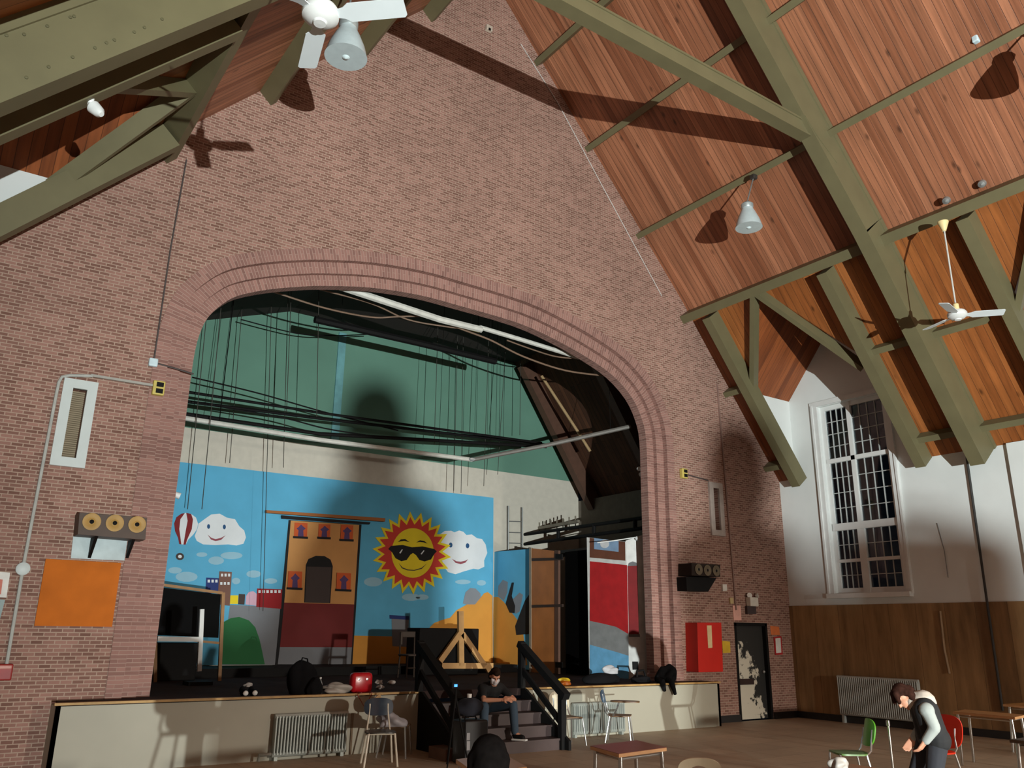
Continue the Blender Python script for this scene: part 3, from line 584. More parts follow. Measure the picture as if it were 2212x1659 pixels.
# pipes, battens and lines hanging in the stage house
def hung(x): return zt-(6.35-x)*.35 if x < 6.35 else zt if x < 13.2 else zt-(zt-5.45)*(x-13.2)/(XSR+.3-13.2)
def pipe(name, pts, r, m_, lab, cat, y=None, n=8, grp=None):
    P = [at(u, v, 'y', yy) for u, v, yy in pts]; mb = MB(); mb.tube(P, r, n); o = one(mb, name, m_, lab, cat, grp, smooth=True)
    if name != 'slanting_pole':
        for k in (.12, .88):
            q = P[0].lerp(P[1], 2*k) if k < .5 else P[1].lerp(P[2], 2*k-1)
            mb = MB(); mb.tube([q, Vector((q.x, q.y, hung(q.x)))], .005, 5); mb.build('suspension_line', M_BLACK, o)
    return o
M_WPIPE = mat('white_pipe', (200, 200, 192), 0.45)
pipe('lighting_pipe', [(399,903,16),(690,950,16),(1020,993,16)], 0.05, M_WPIPE, 'white pipe batten hanging across in front of the green wall', 'pipe')
pipe('lighting_pipe', [(399,894,16.1),(690,937,16.1),(1180,965,16.1)], 0.04, M_BLACK, 'black pipe batten just above the white one', 'pipe')
pipe('lighting_pipe', [(1020,993,16),(1180,962,15),(1362,921,13.9)], 0.05, mat('dull_pipe', (108, 104, 98), 0.5), 'grey pipe leading forward from the right end of the white batten', 'pipe')
pipe('lighting_pipe', [(400,846,16.6),(700,893,16.6),(1170,957,16.6)], 0.03, M_BLACK, 'upper of two thin black battens across the green wall', 'pipe')
pipe('lighting_pipe', [(400,867,17),(700,905,17),(1190,962,17)], 0.035, M_BLACK, 'lower of two thin black battens across the green wall', 'pipe')
pipe('lighting_pipe', [(680,690,15.5),(900,740,15.5),(1070,781,15.5)], 0.08, M_BLACK, 'thick black batten high under the stage ceiling', 'pipe')
pipe('conduit', [(730,618,13.55),(950,690,13.55),(1040,712,13.55)], 0.07, M_WPIPE, 'thick white pipe just behind the crown of the arch', 'pipe')
pipe('conduit', [(1036,707,13.6),(1130,735,13.6),(1250,772,13.6)], 0.05, M_WPIPE, 'thinner white pipe continuing right behind the arch', 'pipe')
def cable(px, r, m_, lab, grp=None):
    mb = MB(); P = [at(u, v, 'y', yy) for u, v, yy in px]; Q = []
    for i in range(len(P)-1):
        p0, p1, p2, p3 = P[max(i-1, 0)], P[i], P[i+1], P[min(i+2, len(P)-1)]
        for j in range(6):
            t = j/6; Q.append(0.5*((2*p1)+(p2-p0)*t+(2*p0-5*p1+4*p2-p3)*t*t+(3*p1-p0-3*p2+p3)*t*t*t))
    mb.tube(Q+[P[-1]], r, 6); return one(mb, 'cable', m_, lab, 'cable', grp, smooth=True)
M_CABLE = mat('brown_cable', (120, 96, 78), 0.6); M_YC = mat('yellow_cable', (190, 170, 60), 0.6)
cable([(590,630,14.2),(700,665,14.2),(800,685,14.2),(860,684,14),(925,682,13.7)], 0.018, M_CABLE, 'brown cable sagging from the left crown of the arch')
cable([(925,683,13.7),(1000,712,13.7),(1060,735,13.7),(1130,770,13.7),(1220,800,13.7),(1308,812,13.6)], 0.02, M_CABLE, 'brown cable sagging down to the right haunch of the arch')
cable([(690,625,14),(800,655,14),(880,690,14),(960,705,13.8),(1020,712,13.7)], 0.016, M_CABLE, 'thin cable crossing under the thick white pipe')
cable([(945,692,13.6),(985,704,13.6),(1035,717,13.6)], 0.016, M_YC, 'yellow cable looped along the white pipe')
cable([(1095,735,13.8),(1150,755,13.8),(1200,770,13.8),(1250,775,13.7)], 0.016, M_CABLE, 'short sagging cable below the right end of the white pipe')
cable([(415,815,17),(560,850,17),(700,890,17),(860,930,17)], 0.016, M_BLACK, 'black cable slung from the left jamb across the green wall')
cable([(420,870,16.4),(600,900,16.4),(700,925,16.3),(790,940,16.2)], 0.016, M_BLACK, 'black cable sagging onto the white batten')
cable([(520,690,18),(640,720,18),(720,725,18),(800,722,18)], 0.014, M_BLACK, 'slack black line against the top of the green wall')
pipe('slanting_pole', [(1170,812,17.5),(1250,935,17),(1275,975,16.8)], 0.04, mat('pale_pole', (170, 140, 100), 0.6), 'pale pole slanting down the brown stage roof', 'pole')
M_ROPE = mat('rope', (60, 58, 52), 0.9)
for i, (u0, v0, u1, v1, y_) in enumerate([(520,690,496,1000,18.2),(585,672,568,1320,18.3),(618,676,612,1010,17.2),(624,676,619,890,16.8),(680,700,684,900,16),(945,730,938,960,17.5),(988,745,980,1060,18),(1000,750,996,1065,18),(1055,775,1045,1050,17),(1092,790,1075,1025,17.6),(1124,800,1123,940,18),(446,905,436,1100,15.8),(415,905,405,1100,15.8)]):
    pt_ = at(u0, v0, 'y', y_); pt_.z = hung(pt_.x)
    mb = MB(); mb.tube([pt_, at(u1, v1, 'y', y_)], 0.008, 5)
    one(mb, 'hanging_line', M_ROPE, 'thin dark rope hanging in the stage house, %s from the left' % ['second', 'third', 'fourth', 'fifth', 'sixth', 'seventh', 'eighth', 'ninth', 'tenth', 'eleventh', 'twelfth', 'one at the jamb, upper', 'nearest the jamb'][i], 'rope', 'ropes in the stage house')
mb = MB(); mb.ball(at(1020, 992, 'y', 15.93), 0.055, 10, sc=(1.6, 1, .8)); one(mb, 'pipe_end_cap', mat('polished_cap', (235, 240, 240), 0.15, metal=0.6), 'shiny end cap of the white pipe batten', 'pipe cap', smooth=True)
for (u, v, yy, l) in ((1380, 1013, 13.5, 'upper'), (1384, 1025, 13.45, 'lower')):
    mb = MB(); c = at(u, v, 'y', yy); mb.lathe([(0.0, 0), (0.05, 0.0), (0.045, 0.1), (0.02, 0.16), (0, .16)], c, (1, 0.3, 0.35), 12); one(mb, 'spot_bulb', mat('lamp_white', (225, 228, 226), 0.4), '%s small white spotlight bulb on the right inner jamb' % l, 'spotlight', smooth=True)
mb = MB(); c = at(389, 1072, 'y', D+0.3); mb.lathe([(0, 0), (.05, 0), (.045, .1), (.02, .16), (0, .16)], c, (-1, 0.2, 0.3), 12); one(mb, 'spot_bulb', MATS['lamp_white'], 'small white spotlight bulb on the left inner jamb', 'spotlight', smooth=True)

# blackboard, white stand, dark box, timber brace, chair on stage
YBB = 16.4
bb = thing('blackboard', 'black easel board in a wooden frame at the left of the stage', 'blackboard', tuple(at(415, 1440, 'y', YBB)))
zb = lambda u, v, y: at(u, v, 'y', y)
M_BBW = mat('easel_wood', (150, 110, 66), 0.6)
mb = MB(); mb.slab([zb(u, v, YBB) for u, v in [(340,1268),(477,1284),(472,1378),(340,1372)]], (0, 1, 0), 0.03); mb.build('board', mat('board_black', (9, 9, 10), 0.8, spec=.1), bb)
mb = MB(); mb.bar(zb(340,1262,YBB-.01), zb(480,1281,YBB-.01), 0.05, 0.05); mb.build('frame_rail', M_BBW, bb)
mb = MB(); mb.bar(zb(340,1376,YBB-.04), zb(472,1389,YBB-.04), 0.09, 0.04); mb.build('chalk_ledge', M_BBW, bb)
for (u0, v0, u1, v1) in ((482,1280,476,1449), (336,1266,338,1449)):
    q = zb(u1, v1, YBB+.02); q.z = STG; mb = MB(); mb.bar(zb(u0, v0, YBB+.02), q, 0.06, 0.06); mb.build('leg', M_BBW, bb)
b0, b1 = zb(338, 1388, YBB+.3), zb(431, 1386, YBB+.3); mb = MB(); mb.rbox(((b0.x+b1.x)/2, YBB+.5, (STG+b0.z)/2), (b1.x-b0.x, .4, b0.z-STG), r=.02); one(mb, 'storage_box', M_BLACK, 'black box standing behind the white stand under the blackboard', 'box')
ws = thing('white_stand', 'white painted post with a horizontal arm in front of the blackboard', 'stand', tuple(zb(430, 1452, 15.4)))
mb = MB(); mb.bar(zb(436,1316,15.4), zb(430,1450,15.4), 0.07, 0.07, up=(0, 1, 0)); mb.build('post', M_TRIMW, ws)
mb = MB(); mb.bar(zb(340,1380,15.36), zb(433,1381,15.36), 0.07, 0.08); mb.build('arm', M_TRIMW, ws)
mb = MB(); p = zb(430, 1450, 15.4); mb.box((p.x, p.y, STG+0.03), (0.4, 0.4, 0.06)); mb.build('foot', M_BLACK, ws)
YX = 16.75; xl, xr_ = zb(905, 1400, YX).x, zb(1034, 1400, YX).x; zt_ = zb(960, 1357, YX).z
mb = MB(); mb.rbox(((xl+xr_)/2, YX+0.3, (zt_+STG)/2), (xr_-xl, 0.6, zt_-STG), r=0.02); one(mb, 'black_counter', M_BLACK, 'large plain black counter box standing behind the timber brace', 'box')
M_PINE = mat('new_pine', (196, 152, 96), 0.6, var=0.1)
tb = thing('timber_brace', 'pale pine triangular brace frame standing against the black counter', 'timber frame', tuple(zb(995, 1440, YX-.1)))
C7 = lambda p: crop(p, 860, 1220, 6.382)
for nm, a, b, wd in (('upright', (858,640), (866,1390), .13), ('diagonal', (845,950), (572,1330), .12), ('diagonal', (880,950), (1190,1395), .12), ('sill', (595,1392), (1300,1392), .12), ('foot_stub', (1215,1400), (1250,1470), .1)):
    (p0, p1) = C7([a, b]); mb = MB(); mb.bar(zb(*p0, YX-.1), zb(*p1, YX-.1), 0.08, wd, up=(1, 0, 0) if nm == 'upright' else (0, 0, 1)); mb.build(nm, M_PINE, tb)

# ------------------------------------------------------------------ window, slots and door
XW = XR+0.14
def wy(u, v): return at(u, v, 'x', XW)
win = thing('window_1', None, None, (XW, (WY0+WY1)/2, WZ0)); struct(win)
win['label'] = 'tall leaded window with white frame'
ymid = at(1853, 1060, 'x', XW).y
zT1, zT2, zT3 = wy(1776, 1001).z, wy(1790, 1142).z, wy(1797, 1214).z
mb = MB()
for y_ in (WY0+0.05, WY1-0.05): mb.box((XW, y_, (WZ0+WZ1)/2), (0.09, 0.1, WZ1-WZ0))
for z_ in (WZ0+0.06, WZ1-0.05): mb.box((XW, (WY0+WY1)/2, z_), (0.088, WY1-WY0-.2, 0.11))
mb.build('window_frame', M_TRIMW, win)
mb = MB(); mb.box((XW-.01, ymid, (zT2+WZ1)/2), (0.1, 0.1, WZ1-zT2)); mb.box((XW-.01, ymid, (zT2+WZ0)/2), (0.1, 0.17, zT2-WZ0)); mb.build('mullion', M_TRIMW, win)
mb = MB(); mb.box((XW-.01, (WY0+WY1)/2, zT1), (0.1, WY1-WY0-.1, 0.1)); mb.build('transom', M_TRIMW, win)
mb = MB(); mb.box((XW-.02, (WY0+WY1)/2, zT2), (0.12, WY1-WY0-.1, 0.16)); mb.build('transom', M_TRIMW, win)
for a, b in ((WY0+.1, ymid-.08), (ymid+.08, WY1-.1)):
    mb = MB(); mb.box((XW-.005, (a+b)/2, zT3), (0.1, b-a, 0.07)); mb.build('sash_rail', M_TRIMW, win)
M_LEAD = mat('pale_lead', (176, 180, 178), 0.5)
gm, gnt, gb = nodes('night_glass'); gb.inputs['Base Color'].default_value = (.75, .82, .85, 1); gb.inputs['Roughness'].default_value = 0.04; gb.inputs['Transmission Weight'].default_value = 1; gb.inputs['IOR'].default_value = 1.45
rowsets = [(zT1+.05, WZ1-.1, 4), (zT2+.08, zT1-.05, 4), (zT3+.035, zT2-.08, 2), (WZ0+.11, zT3-.035, 2)]
for (a, b) in ((WY0+.1, ymid-.05), (ymid+.05, WY1-.1)):
    for (z0, z1, nr) in rowsets:
        if z1 < zT2: aa, bb_ = (a, b-.035) if b < ymid+.01 else (a+.035, b)
        else: aa, bb_ = a, b
        mb = MB()
        for i in range(1, 4): mb.box((XW, aa+(bb_-aa)*i/4, (z0+z1)/2), (0.03, 0.017, z1-z0))
        for i in range(1, nr): mb.box((XW, (aa+bb_)/2, z0+(z1-z0)*i/nr), (0.028, bb_-aa, 0.015))
        lt = mb.build('leaded_lattice', M_LEAD, win)
        mb = MB(); mb.box((XW+.012, (aa+bb_)/2, (z0+z1)/2), (0.008, bb_-aa, z1-z0)); mb.build('glass_pane', gm, lt)
mb = MB()
for y_, w_ in ((WY0-.09, .16), (WY1+.09, .16)): mb.box((XR-.02, y_, (WZ0+WZ1)/2), (0.04, w_, WZ1-WZ0+.1)); mb.box((XR-.035, y_+(.05 if y_ > 10.5 else -.05), (WZ0+WZ1)/2), (0.07, .05, WZ1-WZ0+.1))
mb.box((XR-.02, (WY0+WY1)/2, WZ1+.07), (0.05, WY1-WY0+.4, 0.12)); mb.build('casing', M_TRIMW, win)
mb = MB(); mb.box((XR-.05, (WY0+WY1)/2, WZ0-.06), (0.2, WY1-WY0+.3, 0.1)); mb.build('window_sill', M_TRIMW, win)
mb = MB(); mb.tube([wy(1792, 1222)+Vector((-.1, 0.03, 0)), wy(1799, 1292)+Vector((-.1, 0.03, 0.03))], 0.02, 6); one(mb, 'sash_pole', mat('rusty_rod', (104, 62, 40), 0.7), 'short rusty rod standing in the lower left corner of the tall window', 'rod')
M_CASE = mat('grey_white_casing', (196, 204, 202), 0.5, var=0.03)
M_LOUV = pattern_mat('tan_louvre', 'board', 'xz', (150, 136, 112), (140, 126, 104), (96, 84, 66), 5, 0.03, 0.006, rough=0.8, big=0.05)
for h, nm, k in ((SLIT_L, 'left', 0), (SLIT_R, 'right', 1)):
    x0, x1, z0, z1 = h; wv = thing('vent_window', 'narrow upright vent window with pale frame in the brick, %s of the stage arch' % nm, 'vent', (x0, D, z0)); fw = 0.13
    mb = MB()
    for xx in (x0-fw/2, x1+fw/2): mb.box((xx, D-.01, (z0+z1)/2), (fw, 0.08, z1-z0+2*fw))
    for zz in (z0-fw/2, z1+fw/2): mb.box(((x0+x1)/2, D-.01, zz), (x1-x0, 0.078, fw))
    mb.build('frame', M_CASE if k == 0 else mat('grey_casing', (170, 158, 150), 0.6), wv)
    mb = MB(); mb.box(((x0+x1)/2, D+.16, (z0+z1)/2), (x1-x0, 0.02, z1-z0)); mb.build('louvre', M_LOUV, wv)
# door with peeling black and white paint
dm, dnt, db = nodes('peeling_door')
tc = dnt.nodes.new('ShaderNodeTexCoord'); n1_ = dnt.nodes.new('ShaderNodeTexNoise'); n1_.inputs['Scale'].default_value = 3.2; n1_.inputs['Detail'].default_value = 9; n1_.inputs['Roughness'].default_value = 0.7
spx = dnt.nodes.new('ShaderNodeSeparateXYZ'); dnt.links.new(tc.outputs['Object'], spx.inputs[0]); dnt.links.new(tc.outputs['Object'], n1_.inputs['Vector'])
def mrange(src, a, b, c, d):
    q = dnt.nodes.new('ShaderNodeMapRange'); q.inputs[1].default_value = a; q.inputs[2].default_value = b; q.inputs[3].default_value = c; q.inputs[4].default_value = d
    dnt.links.new(src, q.inputs[0]); return q.outputs[0]
def mth(op, a, b):
    q = dnt.nodes.new('ShaderNodeMath'); q.operation = op
    for i, t in enumerate((a, b)):
        if isinstance(t, (int, float)): q.inputs[i].default_value = t
        else: dnt.links.new(t, q.inputs[i])
    return q.outputs[0]
zlow = mrange(spx.outputs[2], 1.95, 1.0, -0.14, 0.16)
xr_side = mrange(spx.outputs[0], DOOR[0]+.55, DOOR[1], 0.0, -0.3)
msk = mth('ADD', mth('ADD', n1_.outputs['Fac'], zlow), xr_side)
cr = dnt.nodes.new('ShaderNodeValToRGB'); cr.color_ramp.elements[0].position = 0.54; cr.color_ramp.elements[1].position = 0.57
cr.color_ramp.elements[0].color = (*lin((36, 36, 34)), 1); cr.color_ramp.elements[1].color = (*lin((206, 200, 182)), 1)
dnt.links.new(msk, cr.inputs[0]); dnt.links.new(cr.outputs[0], db.inputs['Base Color']); db.inputs['Roughness'].default_value = 0.6
dr = thing('door_1', None, None, (DOOR[0], D+.1, 0)); struct(dr)
mb = MB(); mb.box(((DOOR[0]+DOOR[1])/2, D+.12, DOOR[3]/2), (DOOR[1]-DOOR[0]-.08, 0.06, DOOR[3]-.04)); mb.build('door_leaf', dm, dr)
mb = MB()
for xx in (DOOR[0]+.03, DOOR[1]-.03): mb.box((xx, D+.06, DOOR[3]/2), (0.07, 0.14, DOOR[3]))
mb.box(((DOOR[0]+DOOR[1])/2, D+.06, DOOR[3]-.03), (DOOR[1]-DOOR[0], 0.14, 0.07)); mb.build('door_frame', M_BLACK, dr)
mb = MB(); mb.ball((DOOR[1]-.14, D+.06, 1.0), 0.035, 12); mb.build('door_knob', M_STEEL, dr, smooth=True)

# ------------------------------------------------------------------ things on the brick wall
def W(u, v, off=0.0): return at(u, v, 'y', D-off)
def wall_slab(px, t, m_, name, label, cat, off=0.0, group=None):
    mb = MB(); mb.slab([W(u, v, off+t) for u, v in px], (0, 1, 0), t); return one(mb, name, m_, label, cat, group)
wall_slab([(99,1207),(262,1216),(242,1354),(74,1352)], 0.03, mat('orange_board', (184, 98, 26), 0.7, var=0.12, scale=3, spec=.15), 'notice_board', 'bare orange wooden notice board on the brick under the left speaker', 'board', 0.01)
M_HOLE = mat('board_stain', (120, 60, 24), 0.7)
def speaker(corners, tilt, lab, cones, shelf, brack, conecol):
    """box loudspeaker on wall brackets; corners = photo pixels of its front face"""
    F = [W(u, v, 0.42) for u, v in corners]; c = sum(F, Vector())/4
    t = thing('wall_speaker', lab, 'speaker', (c.x, D, F[2].z))
    mb = MB(); mb.slab(F, (0, 1, 0), 0.38); mb.build('cabinet', mat('speaker_brown', (72, 54, 42), 0.6) if brack is None else mat('speaker_dark', (42, 33, 28), 0.7, spec=.2), t)
    for (u, v) in cones:
        p = W(u, v, 0.43); mb = MB(); mb.lathe([(0.115, 0), (0.115, 0.012), (0.09, 0.016), (0.05, -0.0), (0.035, 0.01), (0, 0.014)], p, (0, -1, 0), 24); d = mb.build('driver', mat('cone_'+lab[:9].strip().replace(' ', '_'), conecol, 0.6), t, smooth=True)
        mb = MB(); mb.lathe([(0.03, 0.012), (0.0, 0.026)], p, (0, -1, 0), 12); mb.build('dust_cap', M_BLACK, d, smooth=True)
    return t
sp = speaker([(172,1107),(318,1118),(314,1166),(168,1154)], 0, 'brown loudspeaker with three round drivers left of the stage arch above the orange board', [(198,1127),(248,1130),(296,1133)], None, None, (168, 132, 70))
for (ua, ub) in ((196, 186), (277, 262)):
    mb = MB(); p0, p1, p2 = W(ua, 1157, .02), W(ua, 1157, .38), W(ub, 1205, .02); p0.x = p1.x = p2.x = W(ua, 1160).x
    mb.slab([p0, p1, p2], (1, 0, 0), 0.04); mb.build('bracket', M_BLACK, sp)
wall_slab([(158,1158),(300,1170),(296,1212),(153,1206)], 0.015, mat('grey_white_board', (186, 200, 202), 0.6), 'backing_board', 'pale grey backing board on the brick behind the left speaker brackets', 'board')
sp = speaker([(1494,1216),(1556,1220),(1556,1246),(1494,1243)], 0, 'dark loudspeaker with three small drivers on a bracket right of the stage arch', [(1509,1230),(1528,1232),(1547,1233)], None, True, (96, 84, 64))
mb = MB(); q = [(1482,1246),(1548,1248),(1530,1278),(1484,1276)]; mb.slab([W(u, v, .3) for u, v in q], (0, 1, 0), 0.3); mb.build('bracket', M_BLACK, sp)
cond = MB(); cond.tube([W(200,812,.04), W(150,811,.04), W(134,814,.04), W(127,826,.04), W(122,850,.04), W(51,1220,.04), W(14,1437,.04)], 0.022, 8)
one(cond, 'conduit', mat('pale_grey_conduit', (176, 178, 172), 0.5), 'pale grey conduit bending over the left vent window and running down the brick', 'conduit', smooth=True)
mb = MB(); mb.bar(W(196,811,.03), W(332,833,.03), 0.05, 0.035); one(mb, 'cable_raceway', M_GREYPIPE, 'flat raceway from the bent conduit to the yellow box on the brick', 'conduit')
mb = MB(); mb.lathe([(.085, 0), (.085, .05), (.07, .06), (0, .06)], W(49,1229,.01), (0, -1, 0), 20); one(mb, 'junction_box', M_CASE, 'round pale junction box on the left conduit', 'junction box', smooth=True)
mb = MB(); mb.rbox(W(331,783,.04), (.13, .07, .13), r=.02); one(mb, 'junction_box', mat('pale_blue_box', (196, 216, 222), 0.5), 'square pale blue junction box on the brick left of the arch', 'junction box')
mb = MB(); mb.tube([W(403,345,.02), W(368,540,.02), W(333,775,.02)], 0.012, 6); one(mb, 'wall_cable', mat('dark_wire', (70, 62, 60), 0.6), 'thin dark wire dropping from the knee beam to the pale blue box', 'cable')
mb = MB(); mb.tube([W(339,785,.02), W(380,796,.02), W(418,808,.02)], 0.014, 6); one(mb, 'wall_cable', MATS['dark_wire'], 'short dark wire from the pale blue box to the left jamb', 'cable')
def yellow_box(px, lab):
    c = W(*px, .05); t = thing('outlet_box', lab, 'outlet box', tuple(c)); mb = MB(); mb.rbox(c, (.17, .1, .22), r=.015); mb.build('box', mat('yellow_box', (196, 178, 92), 0.5), t)
    for k in (-1, 1): mb = MB(); mb.box(c+Vector((.01, -.055, .05*k)), (.1, .01, .07)); mb.build('socket', M_BLACK, t)
yellow_box((342,839), 'yellow rimmed outlet box with dark sockets left of the arch'); yellow_box((1477,1023), 'yellow rimmed outlet box on the right arch jamb')
wall_slab([(-30,1233),(22,1237),(14,1291),(-36,1288)], 0.01, mat('paper_white', (216, 214, 208), 0.7), 'poster', 'white poster with red print cut by the left edge of the photo', 'poster')
wall_slab([(-30,1248),(6,1252),(2,1284),(-34,1281)], 0.012, mat('print_red', (196, 116, 100), 0.7), 'poster_print', 'red block of print on the white poster at the left edge', 'print', 0.011)
wall_slab([(-34,1291),(11,1296),(-6,1360),(-40,1360)], 0.06, mat('grey_panel', (128, 146, 144), 0.5), 'wall_panel', 'grey metal panel below the white poster at the left edge', 'panel')
mb = MB(); mb.rbox(W(10,1452,.06), (.17, .1, .2), r=.02); mb.rbox(W(11,1441,.06), (.15, .11, .05), r=.015, mi=1); one(mb, 'alarm_pull', [mat('alarm_red', (150, 34, 30), 0.5), mat('alarm_pink', (200, 140, 130), 0.5)], 'small red fire alarm box at the foot of the left conduit', 'alarm')
mb = MB(); mb.rbox(W(1056,62,.05), (.16, .1, .14), r=.02); mb.box(W(1058,63,.11), (.05, .02, .05), mi=1); one(mb, 'motion_sensor', [mat('sensor_beige', (190, 176, 160), 0.6), M_BLACK], 'small beige sensor box high in the brick gable', 'sensor')
mb = MB(); mb.tube([W(1125,95,.015), W(1205,222,.015), W(1300,400,.015), W(1430,640,.015)], 0.011, 5); one(mb, 'wall_cable', mat('pale_wire', (190, 184, 178), 0.6), 'thin pale wire running down the brick beside the right roof slope', 'cable')
mb = MB(); mb.bar(W(1549,830,.015), W(1590,1318,.015), 0.035, 0.03, up=(0, 1, 0)); one(mb, 'cable_raceway', mat('brick_toned_raceway', (132, 104, 94), 0.7), 'upright raceway down the brick to the right of the right vent window', 'conduit')
mb = MB(); mb.tube([W(1484,1025,.03), W(1530,1038,.03)], 0.014, 6); one(mb, 'wall_cable', MATS['dark_wire'], 'short dark wire from the right yellow box to the right vent window', 'cable')
# red hose cabinet
rc = thing('hose_cabinet', 'large red hose cabinet on the brick between right arch jamb and door', 'cabinet', tuple(W(1525,1452)))
RC = [(1506,1345),(1558,1345),(1562,1451),(1509,1452)]
mb = MB(); mb.slab([W(u, v, .34) for u, v in RC], (0, 1, 0), 0.34); mb.build('cabinet_body', mat('fire_red', (196, 34, 22), 0.45, var=0.04), rc)
q = [(1527,1351),(1537,1351),(1539,1399),(1530,1400)]; mb = MB(); mb.slab([W(u, v, .345) for u, v in q], (0, 1, 0), 0.006); mb.build('cream_strip', mat('cream_tape', (220, 196, 150), 0.6), rc)
wall_slab([(1560,1384),(1577,1386),(1578,1410),(1562,1411)], 0.01, mat('yellow_paper', (206, 168, 40), 0.7), 'yellow_notice', 'yellow paper on the brick beside the red cabinet', 'notice')
wall_slab([(1583,1308),(1600,1308),(1602,1340),(1585,1340)], 0.01, mat('pink_paper', (216, 164, 150), 0.7), 'pink_notice', 'pink paper above the left corner of the door', 'notice')
wall_slab([(1664,1352),(1683,1354),(1685,1372),(1666,1371)], 0.01, mat('orange_paper', (206, 112, 58), 0.7), 'orange_notice', 'orange paper on the brick just right of the door top', 'notice')
es = thing('framed_sign', 'white sign in a red frame on the brick right of the door', 'sign', tuple(W(1680,1412)))
mb = MB(); mb.slab([W(u, v, .02) for u, v in [(1672,1376),(1688,1374),(1691,1414),(1675,1415)]], (0, 1, 0), 0.02); mb.build('frame', mat('frame_red', (170, 36, 40), 0.5), es)
mb = MB(); mb.slab([W(u, v, .024) for u, v in [(1675,1379),(1686,1378),(1688,1410),(1677,1411)]], (0, 1, 0), 0.006); mb.build('sheet', MATS['paper_white'], es)
el = thing('emergency_light', 'white emergency light unit with twin lamp heads above the door', 'emergency light', tuple(W(1625,1306)))
mb = MB(); mb.rbox(W(1625,1300,.08), (.28, .14, .2), r=.02); mb.build('battery_box', mat('unit_beige', (206, 202, 190), 0.5), el)
for u in (1619, 1637): mb = MB(); mb.lathe([(.02, -.06), (.06, 0), (.055, .01), (0, .01)], W(u,1286,.1), (0.1*(u-1628), -1, .15), 14); mb.build('lamp_head', mat('lamp_head', (214, 214, 208), 0.3), el, smooth=True)
wall_slab([(1614,1309),(1633,1309),(1634,1326),(1615,1326)], 0.07, mat('dark_grey_sign', (62, 50, 50), 0.6), 'exit_sign', 'unlit dark sign box under the emergency light', 'sign')
wall_slab([(1561,1262),(1570,1262),(1571,1276),(1562,1277)], 0.05, mat('box_white', (208, 204, 196), 0.5), 'switch_box', 'small white box on the brick right of the dark speaker', 'box')
wall_slab([(1577,1291),(1584,1291),(1585,1304),(1578,1304)], 0.04, mat('box_tan', (190, 168, 120), 0.5), 'switch_box', 'small tan box on the raceway above the pink paper', 'box')

# ------------------------------------------------------------------ right wall things
def WR(u, v, off=0.0): return at(u, v, 'x', XR-off)
mb = MB(); a, b, c = WR(2088, 985, .06), WR(2132, 1299, .06), WR(2166, 1535, .06); mb.tube([a, b, c], 0.024, 8)
one(mb, 'wall_pipe', mat('dark_grey_pipe', (48, 47, 46), 0.7), 'dark grey pipe running from the truss foot down the right wall', 'pipe', smooth=True)
mb = MB(); mb.tube([WR(2031,1320,.05), WR(2040,1402,.05), WR(2051,1455,.05)], 0.022, 6); one(mb, 'wall_strip', mat('pale_wood_strip', (156, 132, 104), 0.5), 'narrow pale strip on the wainscot right of the window', 'trim strip')
mb = MB(); mb.tube([WR(2024,1130,.02), WR(2040,1190,.02), WR(2048,1248,.02)], 0.008, 5); one(mb, 'wall_cable', mat('grey_wire', (120, 122, 122), 0.6), 'thin grey cord hanging on the white wall right of the window', 'cable')
def radiator(p0, p1, z0, z1, nrm, nfin, lab, m_):
    """flat ribbed radiator between two wall points"""
    p0, p1 = Vector(p0), Vector(p1); d = (p1-p0); L = d.length; d.normalize(); n = Vector(nrm); rz = math.atan2(d.y, d.x)
    t = thing('radiator', lab, 'radiator', tuple((p0+p1)/2))
    mb = MB()
    for i in range(nfin):
        c = p0+d*(L*(i+.5)/nfin); w_ = L/nfin*.72
        mb.tube([c+Vector((0, 0, z0+.02)), c+Vector((0, 0, z1-.02))], w_/2, 6)
        mb.box(c+n*(-.05)+Vector((0, 0, (z0+z1)/2)), (w_*.8, .07, z1-z0-.06), rz)
    mb.build('fins', m_, t, smooth=True)
    for z_ in (z0+.02, z1-.02):
        mb = MB(); mb.tube([p0+n*(-.03)+Vector((0, 0, z_)), p1+n*(-.03)+Vector((0, 0, z_))], .035, 8); mb.build('header_pipe', m_, t, smooth=True)
    for q in (p0, p1):
        mb = MB(); mb.box(q+d*(.06 if q is p0 else -.06)+n*(-.05)+Vector((0, 0, z0/2)), (.05, .08, max(.02, z0)), rz); mb.build('foot', m_, t)
    return t
ra, rb_ = at(597, 1545, 'y', YS-.14), at(755, 1540, 'y', YS-.14)
r1 = radiator((ra.x, YS-.11, 0), (rb_.x, YS-.11, 0), 0.06, ra.z, (0, -1, 0), 24, 'grey ribbed radiator against the cream stage front left of the steps', M_RAD)
mb = MB(); mb.tube([(ra.x-.03, YS-.14, .1), (ra.x-.2, YS-.14, .1), (ra.x-.2, YS-.14, .02)], .025, 8); mb.build('valve_pipe', M_RAD, r1, smooth=True)
mb = MB(); mb.tube([(rb_.x+.05, YS-.14, ra.z-.02), (rb_.x+.05, YS-.14, .02)], .022, 8); mb.build('riser_pipe', mat('rusty_pipe', (112, 96, 76), 0.6), r1, smooth=True)
ra, rb_ = at(1241, 1521, 'y', YS-.14), at(1352, 1518, 'y', YS-.14)
radiator((ra.x, YS-.11, 0), (rb_.x, YS-.11, 0), 0.06, ra.z, (0, -1, 0), 24, 'grey ribbed radiator against the cream stage front right of the steps', M_RAD)
ra, rb_ = at(1805, 1460, 'x', XR-.2), at(1945, 1469, 'x', XR-.2)
radiator((XR-.17, ra.y, 0), (XR-.17, rb_.y-.35, 0), 0.17, ra.z, (-1, 0, 0), 40, 'pale ribbed radiator on the brown wainscot behind the bending person', mat('radiator_pale', (176, 184, 182), 0.45, var=0.05))

